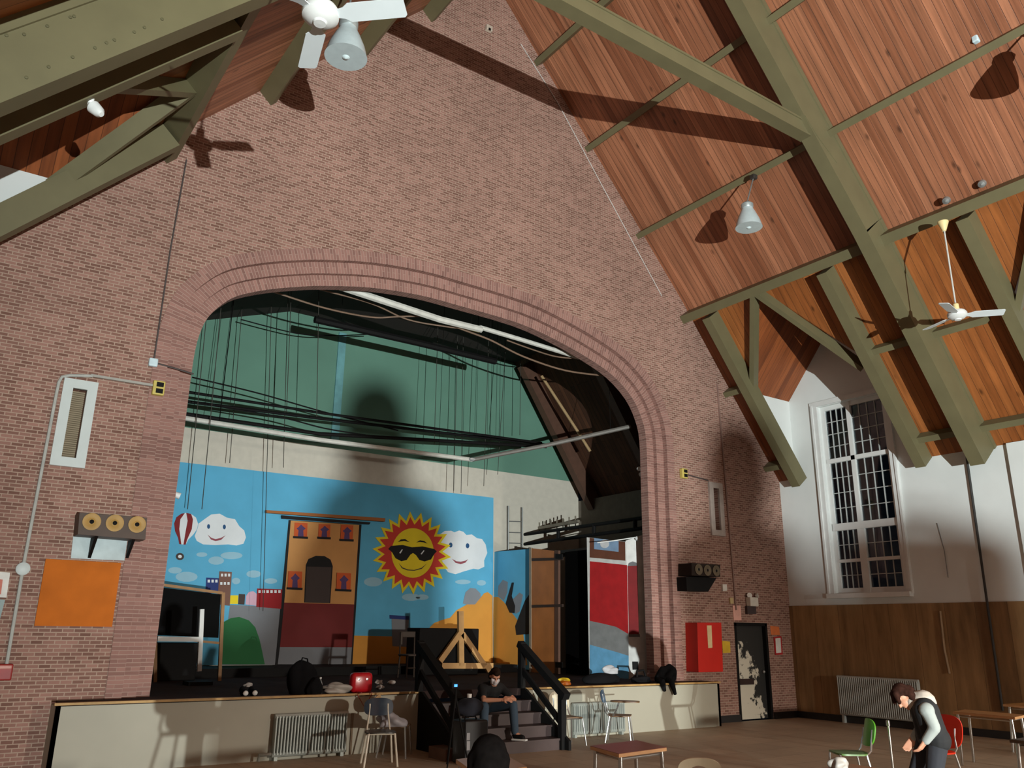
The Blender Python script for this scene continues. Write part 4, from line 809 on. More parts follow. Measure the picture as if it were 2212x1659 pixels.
# ------------------------------------------------------------------ fans and pendant lamps
def at_depth(u, v, p):
    d = ray(u, v).normalized(); return EYE+d*((Vector(p)-EYE).dot(d))
def fan(hub, top, dirs, lab, L=0.72, wid=0.17, pitch=0.25):
    hub, top = Vector(hub), Vector(top); t = thing('ceiling_fan', lab, 'ceiling fan', tuple(hub))
    up_ = (top-hub).normalized()
    mb = MB(); mb.lathe([(0, -.09), (.05, -.088), (.06, -.07), (.1, -.06), (.15, -.02), (.155, .03), (.13, .07), (.05, .09), (0, .09)], hub, up_, 28); mb.build('motor_hub', M_TRIMW, t, smooth=True)
    mb = MB(); mb.lathe([(.05, .08), (.045, .2), (.02, .22), (0, .22)], hub, up_, 16); mb.build('collar', mat('ivory', (226, 206, 150), 0.5), t, smooth=True)
    mb = MB(); mb.tube([hub+up_*.2, top], .014, 8); mb.build('down_rod', mat('rod_white', (190, 190, 184), 0.5), t, smooth=True)
    mb = MB(); mb.lathe([(.03, -.18), (.09, -.02), (.09, 0), (0, 0)], top, up_, 16); mb.build('canopy', MATS['ivory'], t, smooth=True)
    for a in dirs:
        d = Vector(a); d = (d-up_*d.dot(up_)*.9).normalized(); w_ = d.cross(up_).normalized(); w_ = (w_*math.cos(pitch)+up_*math.sin(pitch)).normalized(); n_ = d.cross(w_)
        mb = MB(); pts = []
        for (r_, h_) in ((.13, .035), (.2, .05), (.25, wid/2), (L-.02, wid/2), (L, wid/2-.02)): pts.append((r_, h_))
        loop = [hub+d*r_+w_*h_ for r_, h_ in pts]+[hub+d*r_-w_*h_ for r_, h_ in reversed(pts)]
        mb.slab([p+n_*.004 for p in loop], -n_, .008); mb.build('blade', mat('blade_white', (206, 214, 216), 0.4, var=0.02), t)
def rot2(v, a): return Matrix.Rotation(math.radians(a), 3, 'Z') @ Vector((v.x, v.y, 0))
h1 = Vector((1.87, 5.56, 6.66))
fan(h1, h1+Vector((0, 0, 1.95)), [rot2(at(665, 140, 'z', h1.z)-h1, a_) for a_ in (0, 120, -120)], 'white three bladed ceiling fan hanging at the top left of the photo')
h2 = Vector((13.48, 6.36, 6.99)); tp = at(2040, 478, 'y', 6.36)
fan(h2, (13.48, 6.36, at(2040, 478, 'x', 13.48).z), [rot2(at_depth(2170, 663, h2+Vector((.5, -.5, 0)))-h2, a_) for a_ in (0, 120, -120)], 'white three bladed ceiling fan hanging from the right knee beam')
def pendant(rim_c, top, R, lab, tilt=(0, 0, 1)):
    """spun aluminium bell reflector; rim centre and suspension point given"""
    c, top = Vector(rim_c), Vector(top); t = thing('pendant_lamp', lab, 'pendant lamp', tuple(c)); ax = Vector(tilt).normalized()
    mb = MB(); mb.lathe([(R, 0), (R*.97, .03), (R*.86, R*.55), (R*.6, R*1.2), (R*.42, R*1.55), (R*.42, R*1.62), (R*.38, R*1.6), (R*.56, R*1.15), (R*.82, R*.5), (R*.93, .02)], c, ax, 36); mb.build('reflector', M_GALV, t, smooth=True)
    mb = MB(); mb.lathe([(R*.4, R*1.58), (R*.46, R*1.7), (R*.46, R*1.95), (R*.3, R*2.1), (0, R*2.1)], c, ax, 24); mb.build('ballast_cap', mat('cap_grey', (176, 186, 186), 0.4, metal=0.5), t, smooth=True)
    mb = MB(); mb.ball(c+ax*R*.45, R*.36, 16, sc=(1, 1, 1.5)); mb.build('bulb', mat('milky_bulb', (210, 228, 230), 0.12), t, smooth=True)
    mb = MB(); mb.tube([c+ax*R*2.1, top], .014, 6); mb.build('chain', M_STEEL, t)
    mb = MB(); mb.rbox(top, (.12, .12, .1), r=.02); mb.build('hanger', mat('hanger_dark', (50, 44, 40), 0.6), t)
b1 = Vector((3.48, 9.14, 9.30)); pendant(b1, (3.48, 9.14, roof_z(3.42)-.42), 0.29, 'aluminium bell pendant lamp beside the left ceiling fan')
b2 = Vector((12.08, 9.37, 9.46)); pendant(b2, (12.35, 9.37, roof_z(12.64)-.3), 0.26, 'aluminium bell pendant lamp under the third right purlin', )
b3 = at(2230, 150, 'y', 4.6); b3.z = 10.2; b3.x = 11.95
pendant((12.2, 3.95, 9.75), (12.4, 3.95, roof_z(12.64)-.3), 0.26, 'aluminium bell pendant lamp beyond the right edge of the photo')
mb = MB(); mb.rbox(at(2110, 86, 'y', 4.95), (.16, .1, .13), r=.02); one(mb, 'junction_box', mat('pale_blue_box', (196, 216, 222), 0.5), 'square pale box on the right roof boards above a purlin', 'junction box')
mb = MB(); p = at(196, 226, 'y', 9.1); mb.lathe([(.03, 0), (.075, .05), (.06, .16), (.03, .2), (0, .2)], p, (.6, -.5, -.7), 14); mb.rbox(p+Vector((-.02, 0, .05)), (.09, .09, .09), r=.02); one(mb, 'clamp_spotlight', mat('lamp_white', (225, 228, 226), 0.4), 'small white clamp spotlight on the left jack rafter', 'spotlight', smooth=True)
for (u, v, x_, l) in ((2045, 432, 13.85, 'beside the fan canopy'), (2122, 396, 13.9, 'right of the fan canopy')):
    mb = MB(); p = at(u, v, 'x', x_); p.z = min(p.z, roof_z(p.x)-.06); mb.lathe([(.07, 0), (.06, .06), (0, .08)], p, (-.75, 0, -.65), 12); one(mb, 'smoke_detector', M_STEEL, 'small grey round fitting on the right roof boards, %s' % l, 'detector', smooth=True)

# ------------------------------------------------------------------ steps up to the stage
NST, RUN, RIS = 5, 0.29, STG/5
M_STEP = mat('worn_brown_steps', (66, 52, 50), 0.6, var=0.15, scale=4)
st = thing('stage_steps', 'broad dark brown wooden steps up to the middle of the stage', 'steps', ((XS0+XS1)/2, 11.9, 0))
for k in range(1, NST):
    y0 = YS-(NST-k)*RUN; mb = MB(); mb.box(((XS0+XS1)/2, (y0+YS)/2, RIS*(k-.5)-.015), (XS1-XS0-.1, YS-y0, RIS-.03)); mb.build('riser', M_STEP, st)
    mb = MB(); mb.box(((XS0+XS1)/2, y0+RUN/2-.01, RIS*k-.015), (XS1-XS0-.06, RUN+.02, .03)); mb.build('tread', M_STEP, st)
for x_ in (XS0+.02, XS1-.02):
    yb0 = YS-(NST-1)*RUN-.06; mb = MB(); mb.slab([Vector((x_-.025, YS, 0)), Vector((x_-.025, YS, STG)), Vector((x_-.025, YS-.1, STG)), Vector((x_-.025, yb0-.1, .14)), Vector((x_-.025, yb0-.1, 0))], (1, 0, 0), .05); mb.build('stringer', M_BLACK, st)
mb = MB(); mb.box((XS0-.12, 11.35, .08), (.28, .5, .16)); one(mb, 'wooden_block', mat('brown_block', (104, 74, 56), 0.6), 'small brown wooden block at the lower left corner of the stage steps', 'block')
def rail(x_, lab):
    t = thing('handrail', lab, 'handrail', (x_, 12.4, STG)); yt, ybm = 12.42, 11.28
    mb = MB(); mb.box((x_, yt, (STG+1.62)/2), (.1, .1, 1.62-STG)); mb.build('post', M_BLACK, t)
    mb = MB(); mb.box((x_, ybm, .41), (.1, .1, .82)); mb.build('post', M_BLACK, t)
    mb = MB(); mb.bar((x_, yt+.05, 1.6), (x_, ybm-.12, .8), .13, .11); mb.build('top_rail', M_BLACK, t)
    mb = MB(); mb.bar((x_, yt, 1.18), (x_, ybm, .38), .05, .09); mb.build('mid_rail', M_BLACK, t)
rail(XS0-.02, 'black wooden stair rail on the left of the stage steps'); rail(XS1-.06, 'black wooden stair rail on the right of the stage steps')

# ------------------------------------------------------------------ chairs and tables
def shell(mb, c, w, h, curve, t, ux, uz, e=3.2, mi=0, hole=None):
    """rounded bent panel: width along ux, height along uz, bowed along ux x uz"""
    c, ux, uz = Vector(c), Vector(ux).normalized(), Vector(uz).normalized(); uy = ux.cross(uz).normalized(); n = 36; R_ = [0.0001, .3, .6, .85, 1.0] if not hole else [hole, .6, .8, 1.0]
    def P(r, a, o):
        ca, sa = math.cos(a), math.sin(a); q = (abs(ca)**e+abs(sa)**e)**(-1/e) if r > .5 or not hole else 1.0
        x = r*q*ca*w/2; z = r*q*sa*h/2
        return c+ux*x+uz*z+uy*(curve*(2*x/w)**2+o)
    vs = [P(r, 2*math.pi*k/n, o) for o in (-t/2, t/2) for r in R_ for k in range(n)]; L = len(R_); fs = []
    for s_ in (0, 1):
        b = s_*L*n
        for i in range(L-1):
            for k in range(n): fs.append((b+i*n+k, b+i*n+(k+1) % n, b+(i+1)*n+(k+1) % n, b+(i+1)*n+k))
    for i in ((L-1,) if not hole else (0, L-1)):
        for k in range(n): fs.append((i*n+k, i*n+(k+1) % n, L*n+i*n+(k+1) % n, L*n+i*n+k))
    return mb.add(vs, fs, mi)
def chair(x, y, rz, lab, seat_m, back_m, leg_m, back_h=.26, back_z=.70, back_w=.40, tablet=None, hole=None, legr=.013, splay=.05, back_lean=.22, arm=False, grp=None):
    t = thing('school_chair', lab, 'chair', (x, y, 0), grp, rz); R = Matrix.Translation((x, y, 0)) @ Matrix.Rotation(rz, 4, 'Z'); V = lambda *p: R @ Vector(p)
    ux, uy = (R.to_3x3() @ Vector((1, 0, 0))), (R.to_3x3() @ Vector((0, 1, 0)))      # chair faces its local -y
    mb = MB(); shell(mb, V(0, 0, .44), .42, .40, -.012, .018, ux, uy, 4); mb.build('seat', seat_m, t, smooth=True)
    uz = (Vector((0, 0, 1))+uy*back_lean).normalized(); bc = V(0, .2+back_lean*(back_z-.44), back_z)
    mb = MB(); shell(mb, bc, back_w, back_h, -.035, .016, ux, uz, 3.2, hole=hole); mb.build('backrest', back_m, t, smooth=True)
    for sx in (-1, 1):
        mb = MB(); mb.tube([V(.18*sx, -.16, .425), V((.18+splay)*sx, -.2, 0)], legr, 8); mb.build('leg', leg_m, t, smooth=True)
        mb = MB(); mb.tube([V(.17*sx, .16, .425), V((.17+splay)*sx, .24, 0)], legr, 8); mb.build('leg', leg_m, t, smooth=True)
        mb = MB(); mb.tube([V(.15*sx, -.1, .422), V(.16*sx, .17, .422), V(.16*sx, .22, .47), bc+ux*(.13*sx)+uy*.015+uz*(-.06), bc+ux*(.13*sx)+uy*.01+uz*.04], .012, 8); mb.build('back_post', leg_m, t, smooth=True)
    mb = MB(); mb.tube([V(-.18, -.165, .42), V(.18, -.165, .42)], .011, 8); mb.build('front_bar', leg_m, t, smooth=True)
    if tablet:
        mb = MB(); shell(mb, V(-.3, -.12, .68), .28, .5, 0, .02, ux, uy, 3); mb.build('writing_tablet', tablet, t, smooth=True)
        mb = MB(); mb.tube([V(-.2, .1, .43), V(-.3, .02, .56), V(-.3, -.02, .67)], .013, 8); mb.build('tablet_arm', leg_m, t, smooth=True)
    return t
def face(p, q): return math.atan2(q[1]-p[1], q[0]-p[0])+math.pi/2
M_NAVY = mat('navy_plastic', (44, 56, 70), 0.25); M_TANP = mat('tan_plywood', (196, 160, 118), 0.5); M_CREAMP = mat('cream_plastic', (204, 194, 168), 0.4)
M_BRWOOD = mat('brown_plywood', (104, 78, 52), 0.5); M_GREENP = mat('green_plastic', (92, 176, 44), 0.35, var=.05); M_REDP = mat('orange_red_plastic', (226, 52, 24), 0.35, var=.05); M_BLUEP = mat('slate_blue_plastic', (84, 112, 140), 0.4)
M_IVLEG = mat('cream_metal_leg', (214, 206, 188), 0.4)
c1 = at(822, 1592, 'z', .25); chair(5.62, 11.28, -.32, 'chair with shiny navy backrest and dark seat in front of the left stage front', mat('dark_seat', (52, 46, 42), 0.4), M_NAVY, M_IVLEG, back_h=.24, back_z=.74, back_w=.42, legr=.016)
chair(6.22, 11.95, .9, 'tan plywood chair close to the stage front behind the navy chair', M_BRWOOD, M_TANP, M_CHROME, back_h=.24, back_z=.74)
chair(9.32, 11.7, -.1, 'chair with thin chrome legs and cream back half hidden by the right stair rail', M_BRWOOD, M_CREAMP, M_CHROME, back_h=.3, back_z=.68)
chair(10.35, 11.55, .75, 'slate blue backed tablet arm chair in front of the right radiator', M_BRWOOD, M_BLUEP, M_CHROME, back_h=.22, back_z=.74, tablet=M_BRWOOD)
p = at(1470, 1640, 'z', .76); chair(p.x-.05, p.y+.05-.22, 2.55, 'cream plastic chair with an oval hand hole seen from behind at the bottom edge', M_CREAMP, M_CREAMP, M_CHROME, back_h=.2, back_z=.735, hole=.4, back_w=.36)
p = at(1832, 1624, 'z', .44); chair(p.x, p.y, -2.2, 'green plastic chair on the floor in front of the pale radiator', mat('dull_green_plastic', (84, 118, 58), 0.4), M_GREENP, M_CHROME, back_h=.32, back_z=.67, back_w=.34)
p = at(2016, 1616, 'z', .47); chair(p.x, p.y, -1.75, 'orange red plastic chair behind the bending person', M_REDP, M_REDP, M_CHROME, back_h=.4, back_z=.66, back_w=.44)
def table(cs, h, lab, topm, edgem, legm, lr=.02, inset=.07, cat='table', name='table'):
    cs = [Vector((c[0], c[1], 0)) for c in cs]; c = sum(cs, Vector())/4; t = thing(name, lab, cat, tuple(c))
    mb = MB(); mb.slab([p+Vector((0, 0, h-.004)) for p in cs], (0, 0, 1), .004, 0); mb.build('tabletop', topm, t)
    mb = MB(); mb.slab([p+Vector((0, 0, h-.034)) for p in cs], (0, 0, 1), .03, 0); mb.build('edge_band', edgem, t)
    for p in cs:
        q = p.lerp(c, inset*2); mb = MB(); mb.tube([q+Vector((0, 0, h-.034)), p.lerp(c, inset)], lr, 10); mb.build('leg', legm, t, smooth=True)
    mb = MB(); qs = [p.lerp(c, inset*2+.05)+Vector((0, 0, h-.06)) for p in cs]; mb.tube(qs+[qs[0]], .016, 6); mb.build('apron_frame', legm, t)
    return t
M_LAM = mat('red_reflection_laminate', (128, 76, 58), 0.3, var=.08); M_TANE = mat('tan_edge', (206, 158, 112), 0.5); M_TANT = mat('tan_laminate', (176, 126, 70), 0.35, var=.08)  # red tint of the first top stands in for the red set's reflection
La, Fa, Ra = at(1275, 1611, 'z', .74), at(1337, 1628, 'z', .74), at(1440, 1614, 'z', .74)
table([La, Fa, Ra, La+Ra-Fa], .74, 'small desk with painted red reflection, tan edges and chrome legs in the foreground', M_LAM, M_TANE, M_CHROME)
Lb, Rb, Fb = at(985, 1640, 'z', .74), at(1086, 1628, 'z', .74), at(1138, 1656, 'z', .74)
table([Lb, Lb+Fb-Rb, Fb, Rb], .74, 'tan topped table just beyond the dark haired head at the bottom edge', M_TANT, M_TANE, M_CHROME)
Lc, Rc = at(2058, 1537, 'z', .74), at(2192, 1549, 'z', .74); dv = Vector((.55, .1, 0)); table([Lc, Rc, Rc+dv, Lc+dv], .74, 'long brown table with chrome legs behind the orange red chair', M_TANT, M_TANE, M_CHROME)
Ld = at(2166, 1521, 'z', .74); table([Ld, Ld+Vector((-.1, -1.2, 0)), Ld+Vector((.6, -1.2, 0)), Ld+Vector((.7, 0, 0))], .74, 'farther brown table by the wainscot at the right edge', M_TANT, M_TANE, M_CHROME)
Le = at(2180, 1597, 'z', .74); table([Le, Le+Vector((.05, -.9, 0)), Le+Vector((.6, -.9, 0)), Le+Vector((.55, 0, 0))], .74, 'near dark topped desk with chrome legs cut by the right edge', mat('dark_laminate', (70, 56, 44), 0.35), mat('dark_edge', (86, 70, 54), .5), M_CHROME)
po = thing('chrome_pole', 'thin upright chrome pole between green chair and bending person', 'pole', tuple(at(1918, 1659, 'z', .3)))
p = at(1918, 1562, 'z', .74); mb = MB(); mb.tube([p, Vector((p.x, p.y, .02))], .014, 8); mb.build('tube', M_CHROME, po, smooth=True)
mb = MB(); mb.lathe([(0, .04), (.022, .03), (.024, -.03), (0, -.04)], p, (0, 0, 1), 12); mb.build('cap', M_CHROME, po, smooth=True)
mb = MB(); mb.lathe([(.16, 0), (.16, .015), (.03, .03), (0, .03)], Vector((p.x, p.y, 0)), (0, 0, 1), 20); mb.build('foot', M_CHROME, po, smooth=True)

# ------------------------------------------------------------------ soft bags and other small things
def crumple(c, size, name, m_, lab, cat, seed=1, amp=.22, rz=0):
    """slumped soft shape resting on its flat underside"""
    rnd = random.Random(seed); bm = bmesh.new(); bmesh.ops.create_icosphere(bm, subdivisions=4, radius=1)
    dirs = [(Vector((rnd.uniform(-1, 1), rnd.uniform(-1, 1), rnd.uniform(-1, 1))).normalized(), rnd.uniform(2, 7), rnd.uniform(0, 6)) for _ in range(9)]
    R = Matrix.Rotation(rz, 3, 'Z')
    for v in bm.verts:
        p = v.co.copy(); k = 1+amp*sum(math.sin(p.dot(d)*f+ph) for d, f, ph in dirs)/4
        q = p*k; q.z = max(q.z, -.62); v.co = Vector(c)+R @ Vector((q.x*size[0]/2, q.y*size[1]/2, (q.z+.62)*size[2]/1.62))
    mb = MB(); bm.verts.index_update(); mb.add([v.co for v in bm.verts], [[v.index for v in f.verts] for f in bm.faces]); bm.free()
    o = mb.build(name, m_, smooth=True)
    return tag(o, lab, cat) if lab else o
def SG(u, v, y): p = at(u, v, 'y', y); return Vector((p.x, y, STG))
p = SG(650, 1498, 12.75)
bp_ = thing('backpack', 'slumped black backpack on the stage edge above the left radiator', 'backpack', tuple(p))
o = crumple(p, (.42, .34, .46), 'bag_body', M_DARK, None, None, 3); o.parent = bp_; o.matrix_parent_inverse = parent_inv(bp_)
o = crumple(p+Vector((.14, -.2, 0)), (.22, .12, .24), 'front_pocket', M_DARK, None, None, 4); o.parent = bp_; o.matrix_parent_inverse = parent_inv(bp_)
mb = MB(); mb.tube([p+Vector((-.05, 0, .42)), p+Vector((-.02, 0, .52)), p+Vector((.06, 0, .5)), p+Vector((.08, 0, .4))], .012, 6); mb.build('top_handle', M_DARK, bp_)
bo = thing('water_bottle', 'clear plastic water bottle standing on the stage edge between backpack and white bag', 'bottle', tuple(SG(690, 1497, 12.6)))
bm_, bn, bb2 = nodes('bottle_plastic'); bb2.inputs['Base Color'].default_value = (.9, .95, .96, 1); bb2.inputs['Roughness'].default_value = .08; bb2.inputs['Transmission Weight'].default_value = .8
mb = MB(); mb.lathe([(0, 0), (.036, 0), (.038, .02), (.038, .15), (.015, .2), (.015, .215), (0, .215)], SG(690, 1497, 12.6), (0, 0, 1), 18); mb.build('bottle_body', bm_, bo, smooth=True)
mb = MB(); mb.lathe([(.017, .215), (.017, .24), (0, .24)], SG(690, 1497, 12.6), (0, 0, 1), 14); mb.build('cap', MATS['lamp_white'], bo)
crumple(SG(724, 1496, 12.62), (.42, .26, .15), 'plastic_bag', mat('white_plastic_bag', (168, 163, 156), 0.5), 'crumpled white plastic bag on the stage edge left of the red handbag', 'bag', 6, .3)
hb = thing('handbag', 'glossy red handbag on the stage edge with its straps hanging down', 'handbag', tuple(SG(778, 1494, 12.6)))
p = SG(778, 1494, 12.6); mb = MB(); mb.rbox(p+Vector((0, 0, .15)), (.36, .16, .3), r=.06); mb.build('bag_body', mat('glossy_red', (186, 22, 34), 0.25, var=.08), hb, smooth=True)
for k in (-1, 1): mb = MB(); mb.lathe([(.018, 0), (.018, .01), (0, .012)], p+Vector((.07*k, -.08, .2)), (0, -1, 0), 10); mb.build('stud', M_CHROME, hb)
mb = MB(); p2 = YS-.07; q0, q1, q2 = at(772, 1500, 'y', p2), at(787, 1527, 'y', p2), at(803, 1500, 'y', p2); mb.tube([p+Vector((-.08, -.09, .02)), Vector((p.x-.08, p2, STG+.01)), q0, q1, Vector((q2.x, p2, q2.z)), Vector((q2.x, p2, STG+.01)), p+Vector((.12, -.09, .02))], .008, 6); mb.build('strap', mat('strap_red', (140, 60, 46), 0.5), hb)
for i, u in enumerate((528, 548)):
    p = SG(u, 1503, 12.6); sh = thing('shoe', 'black white-toed shoe on the stage edge left of the backpack, %s' % ('left shoe', 'right shoe')[i], 'shoe', tuple(p), 'pair of shoes on the stage edge')
    mb = MB(); mb.ball(p+Vector((0, .06, .045)), .05, 14, sc=(.9, 2.3, .95)); mb.ball(p+Vector((0, .14, .08)), .045, 12, sc=(.9, 1, 1.1)); mb.build('upper', M_DARK, sh, smooth=True)
    mb = MB(); mb.ball(p+Vector((0, -.045, .045)), .04, 12, sc=(1, .6, .9)); mb.build('toe_cap', MATS['lamp_white'], sh, smooth=True)
for i, (u, v, y, l) in enumerate(((540, 1452, 14.6, 'at the left of the stage floor'), (822, 1480, 13.2, 'near the stage edge left of the steps'), (820, 1452, 14.4, 'on the stage floor below the sun, left of two'), (846, 1455, 14.3, 'on the stage floor below the sun, right of two'))):
    crumple(SG(u, v, y), (.14, .1, .07), 'paper_scrap', mat('scrap_grey', (190, 186, 182), 0.6), 'small crumpled pale scrap %s' % l, 'scrap', 20+i, .35)
sc_ = thing('stage_chair', 'old dark chair standing on the stage left of the black counter', 'chair', tuple(SG(885, 1440, 16.0)))
p = SG(884, 1440, 16.0); DW = mat('dark_wood', (60, 46, 34), 0.6)
mb = MB(); mb.rbox(p+Vector((.03, 0, .45)), (.4, .4, .04), r=.015); mb.build('seat', DW, sc_)
mb = MB(); mb.rbox(p+Vector((-.12, .18, .78)), (.05, .04, .26), r=.01); mb.rbox(p+Vector((.03, .19, .86)), (.36, .03, .12), r=.01); mb.build('backrest', DW, sc_)
for sx in (-1, 1):
    for sy in (-1, 1): mb = MB(); mb.tube([p+Vector((.03+.17*sx, .17*sy, .43)), p+Vector((.03+.19*sx, .19*sy, 0))], .018, 8); mb.build('leg', DW, sc_)
for sx in (-1, 1): mb = MB(); mb.tube([p+Vector((.03+.17*sx, .18, .45)), p+Vector((.03+.17*sx, .2, .9))], .016, 8); mb.build('back_post', DW, sc_)
mb = MB(); mb.tube([p+Vector((-.14, -.17, .2)), p+Vector((.2, -.17, .2))], .012, 6); mb.build('stretcher', DW, sc_)
# right half of the stage edge
pk = thing('snack_packet', 'yellow and orange packet lying on the stage edge right of the steps', 'packet', tuple(SG(1220, 1480, 12.75)))
p = SG(1219, 1481, 12.75); o = crumple(p, (.3, .2, .09), 'packet', mat('packet_orange', (206, 110, 26), 0.35), None, None, 31, .15); o.parent = pk; o.matrix_parent_inverse = parent_inv(pk)
o = crumple(p+Vector((.02, .03, .06)), (.26, .14, .08), 'packet_top', mat('packet_yellow', (220, 190, 40), 0.3), None, None, 32, .15); o.parent = pk; o.matrix_parent_inverse = parent_inv(pk)
p = SG(1300, 1477, 12.95); db_ = thing('duffel_bag', 'long black duffel bag on the stage edge in front of the red flat', 'bag', tuple(p))
o = crumple(p, (.95, .3, .2), 'bag_body', M_DARK, None, None, 33, .12); o.parent = db_; o.matrix_parent_inverse = parent_inv(db_)
crumple(SG(1321, 1477, 12.95)+Vector((0, 0, .17)), (.34, .16, .15), 'cloth_bundle', mat('pale_cloth', (176, 178, 182), 0.8), 'pale grey bundled cloth on top of the black duffel bag', 'cloth', 34, .3)
p = SG(1385, 1474, 12.9); crumple(p, (.5, .3, .13), 'folded_coat', M_DARK, 'dark folded coat on the stage edge right of the duffel bag', 'coat', 35, .2)
mb = MB(); q = [p+Vector((-.13, -.02, .1)), p+Vector((-.1, 0, .22)), p+Vector((.08, 0, .23)), p+Vector((.13, 0, .1))]; mb.tube(q, .022, 8); one(mb, 'headphones', M_BLACK, 'black headband shape standing on the dark folded coat', 'headphones', smooth=True)
p = SG(1440, 1471, 12.75); jk = thing('hanging_jacket', 'black jacket heaped on the stage edge with sleeves hanging over the cream front', 'jacket', tuple(p))
o = crumple(p, (.42, .34, .34), 'jacket_body', M_DARK, None, None, 36, .28); o.parent = jk; o.matrix_parent_inverse = parent_inv(jk)
for (ua, va, ub, vb) in ((1432, 1478, 1436, 1493), (1452, 1478, 1459, 1500)):
    a, b = at(ua, va, 'y', YS-.07), at(ub, vb, 'y', YS-.07); mb = MB(); mb.tube([Vector((a.x, YS+.06, STG+.06)), Vector((a.x, YS-.06, STG+.03)), a, b], [.06, .06, .055, .03], 10); mb.build('sleeve', M_DARK, jk, smooth=True)
crumple(Vector((5.95, 11.62, .455)), (.38, .3, .2), 'plastic_bag', mat('grey_plastic_bag', (150, 146, 150), 0.5), 'grey plastic bag lying on the chair seats by the left stage front', 'bag', 41, .3)
p = at(1812, 1650, 'z', .74); crumple(Vector((p.x, p.y, .70)), (.17, .15, .1), 'plastic_bag', MATS['white_plastic_bag'], 'white bag peeking in at the bottom edge below the green chair', 'bag', 42, .3)
table([(p.x-.3, p.y-.45), (p.x+.35, p.y-.45), (p.x+.35, p.y+.12), (p.x-.3, p.y+.12)], .70, 'desk below the bottom edge carrying the white bag', M_TANT, M_TANE, M_CHROME)
# black case, coat, cup and camera at the foot of the steps
ca, cb_ = at(986, 1600, 'y', 10.9).x, at(1036, 1600, 'y', 10.9).x
bc_ = thing('equipment_case', 'black upright equipment case with white rotated lettering at the left foot of the steps', 'case', ((ca+cb_)/2, 10.9, 0))
mb = MB(); mb.rbox(((ca+cb_)/2, 10.85, .29), (cb_-ca, .36, .58), r=.03); mb.build('case_body', mat('case_black', (20, 20, 23), 0.5), bc_)
for (va, vb) in ((1583, 1599), (1601, 1621)):
    a, b = at(1012, va, 'y', 10.665), at(1011, vb, 'y', 10.665); mb = MB(); mb.rbox((a+b)/2, (.055, .006, a.z-b.z), r=.002); mb.build('white_lettering', mat('lettering', (150, 150, 154), 0.6), bc_)
mb = MB(); mb.tube([((ca+cb_)/2-.1, 10.85, .58), ((ca+cb_)/2-.08, 10.85, .62), ((ca+cb_)/2+.08, 10.85, .62), ((ca+cb_)/2+.1, 10.85, .58)], .012, 8); mb.build('handle', M_BLACK, bc_)
crumple(Vector(((ca+cb_)/2-.03, 10.87, .635)), (.4, .34, .24), 'folded_coat', mat('navy_cloth', (30, 34, 46), 0.9), 'dark navy coat heaped on the black equipment case', 'coat', 44, .16)
p = at(1014, 1503, 'y', 10.9); mb = MB(); mb.lathe([(0, 0), (.03, 0), (.036, .09), (.033, .09), (.028, .005)], (p.x, 10.9, .83), (0, 0, 1), 18); one(mb, 'paper_cup', mat('cup_white', (232, 230, 226), 0.5), 'white paper cup standing on the navy coat', 'cup', smooth=True)
tr = thing('camera_tripod', 'black camera on a tripod with a small blue glowing screen by the left stair rail', 'tripod', (7.12, 11.05, 0))
p = at(985, 1481, 'y', 10.75); H_ = Vector((p.x, 10.75, p.z))
for a in (90, 210, 330): mb = MB(); mb.tube([H_+Vector((0, 0, -.14)), Vector((H_.x-.02+.2*math.cos(math.radians(a)), 10.7+.2*math.sin(math.radians(a)), 0.0))], [.014, .011], 8); mb.build('leg', M_BLACK, tr)
mb = MB(); mb.tube([H_+Vector((0, 0, -.3)), H_+Vector((0, 0, -.05))], .016, 8); mb.build('centre_column', M_BLACK, tr)
mb = MB(); mb.rbox(H_+Vector((0, .05, 0)), (.13, .08, .1), r=.015); mb.build('camera_body', M_BLACK, tr)
mb = MB(); mb.box(H_+Vector((0.0, .005, .0)), (.05, .006, .035)); mb.build('screen', mat('blue_screen', (60, 140, 255), 0.4, emit=2.2), tr)

# ------------------------------------------------------------------ people
def blob(name, caps, m_, parent=None, voxel=.011, it=4, balls=(), smooth=True):
    """one continuous surface grown over tapered limbs: caps = (p0, r0, p1, r1), balls = (centre, radii, rotation)"""
    mb = MB()
    for (p0, r0, p1, r1) in caps:
        p0, p1 = Vector(p0), Vector(p1); n = 6
        mb.tube([p0.lerp(p1, i/n) for i in range(n+1)], [r0+(r1-r0)*i/n for i in range(n+1)], 12); mb.ball(p0, r0*1.0, 12); mb.ball(p1, r1*1.0, 12)
    for (c, rr, R) in balls: mb.ball(c, 1, 18, sc=rr, R=R)
    t = mb.build('tmp', m_); r = t.modifiers.new('r', 'REMESH'); r.mode = 'VOXEL'; r.voxel_size = voxel; r.use_smooth_shade = True
    if it: k = t.modifiers.new('s', 'SMOOTH'); k.iterations = it; k.factor = .5
    dg = bpy.context.evaluated_depsgraph_get(); me = bpy.data.meshes.new_from_object(t.evaluated_get(dg)); old = t.data
    bpy.data.objects.remove(t); bpy.data.meshes.remove(old)
    me.name = name; me.materials.clear(); me.materials.append(m_)
    o = bpy.data.objects.new(name, me); COL.objects.link(o)
    if parent is not None: o.parent = parent; o.matrix_parent_inverse = parent_inv(parent)
    return o
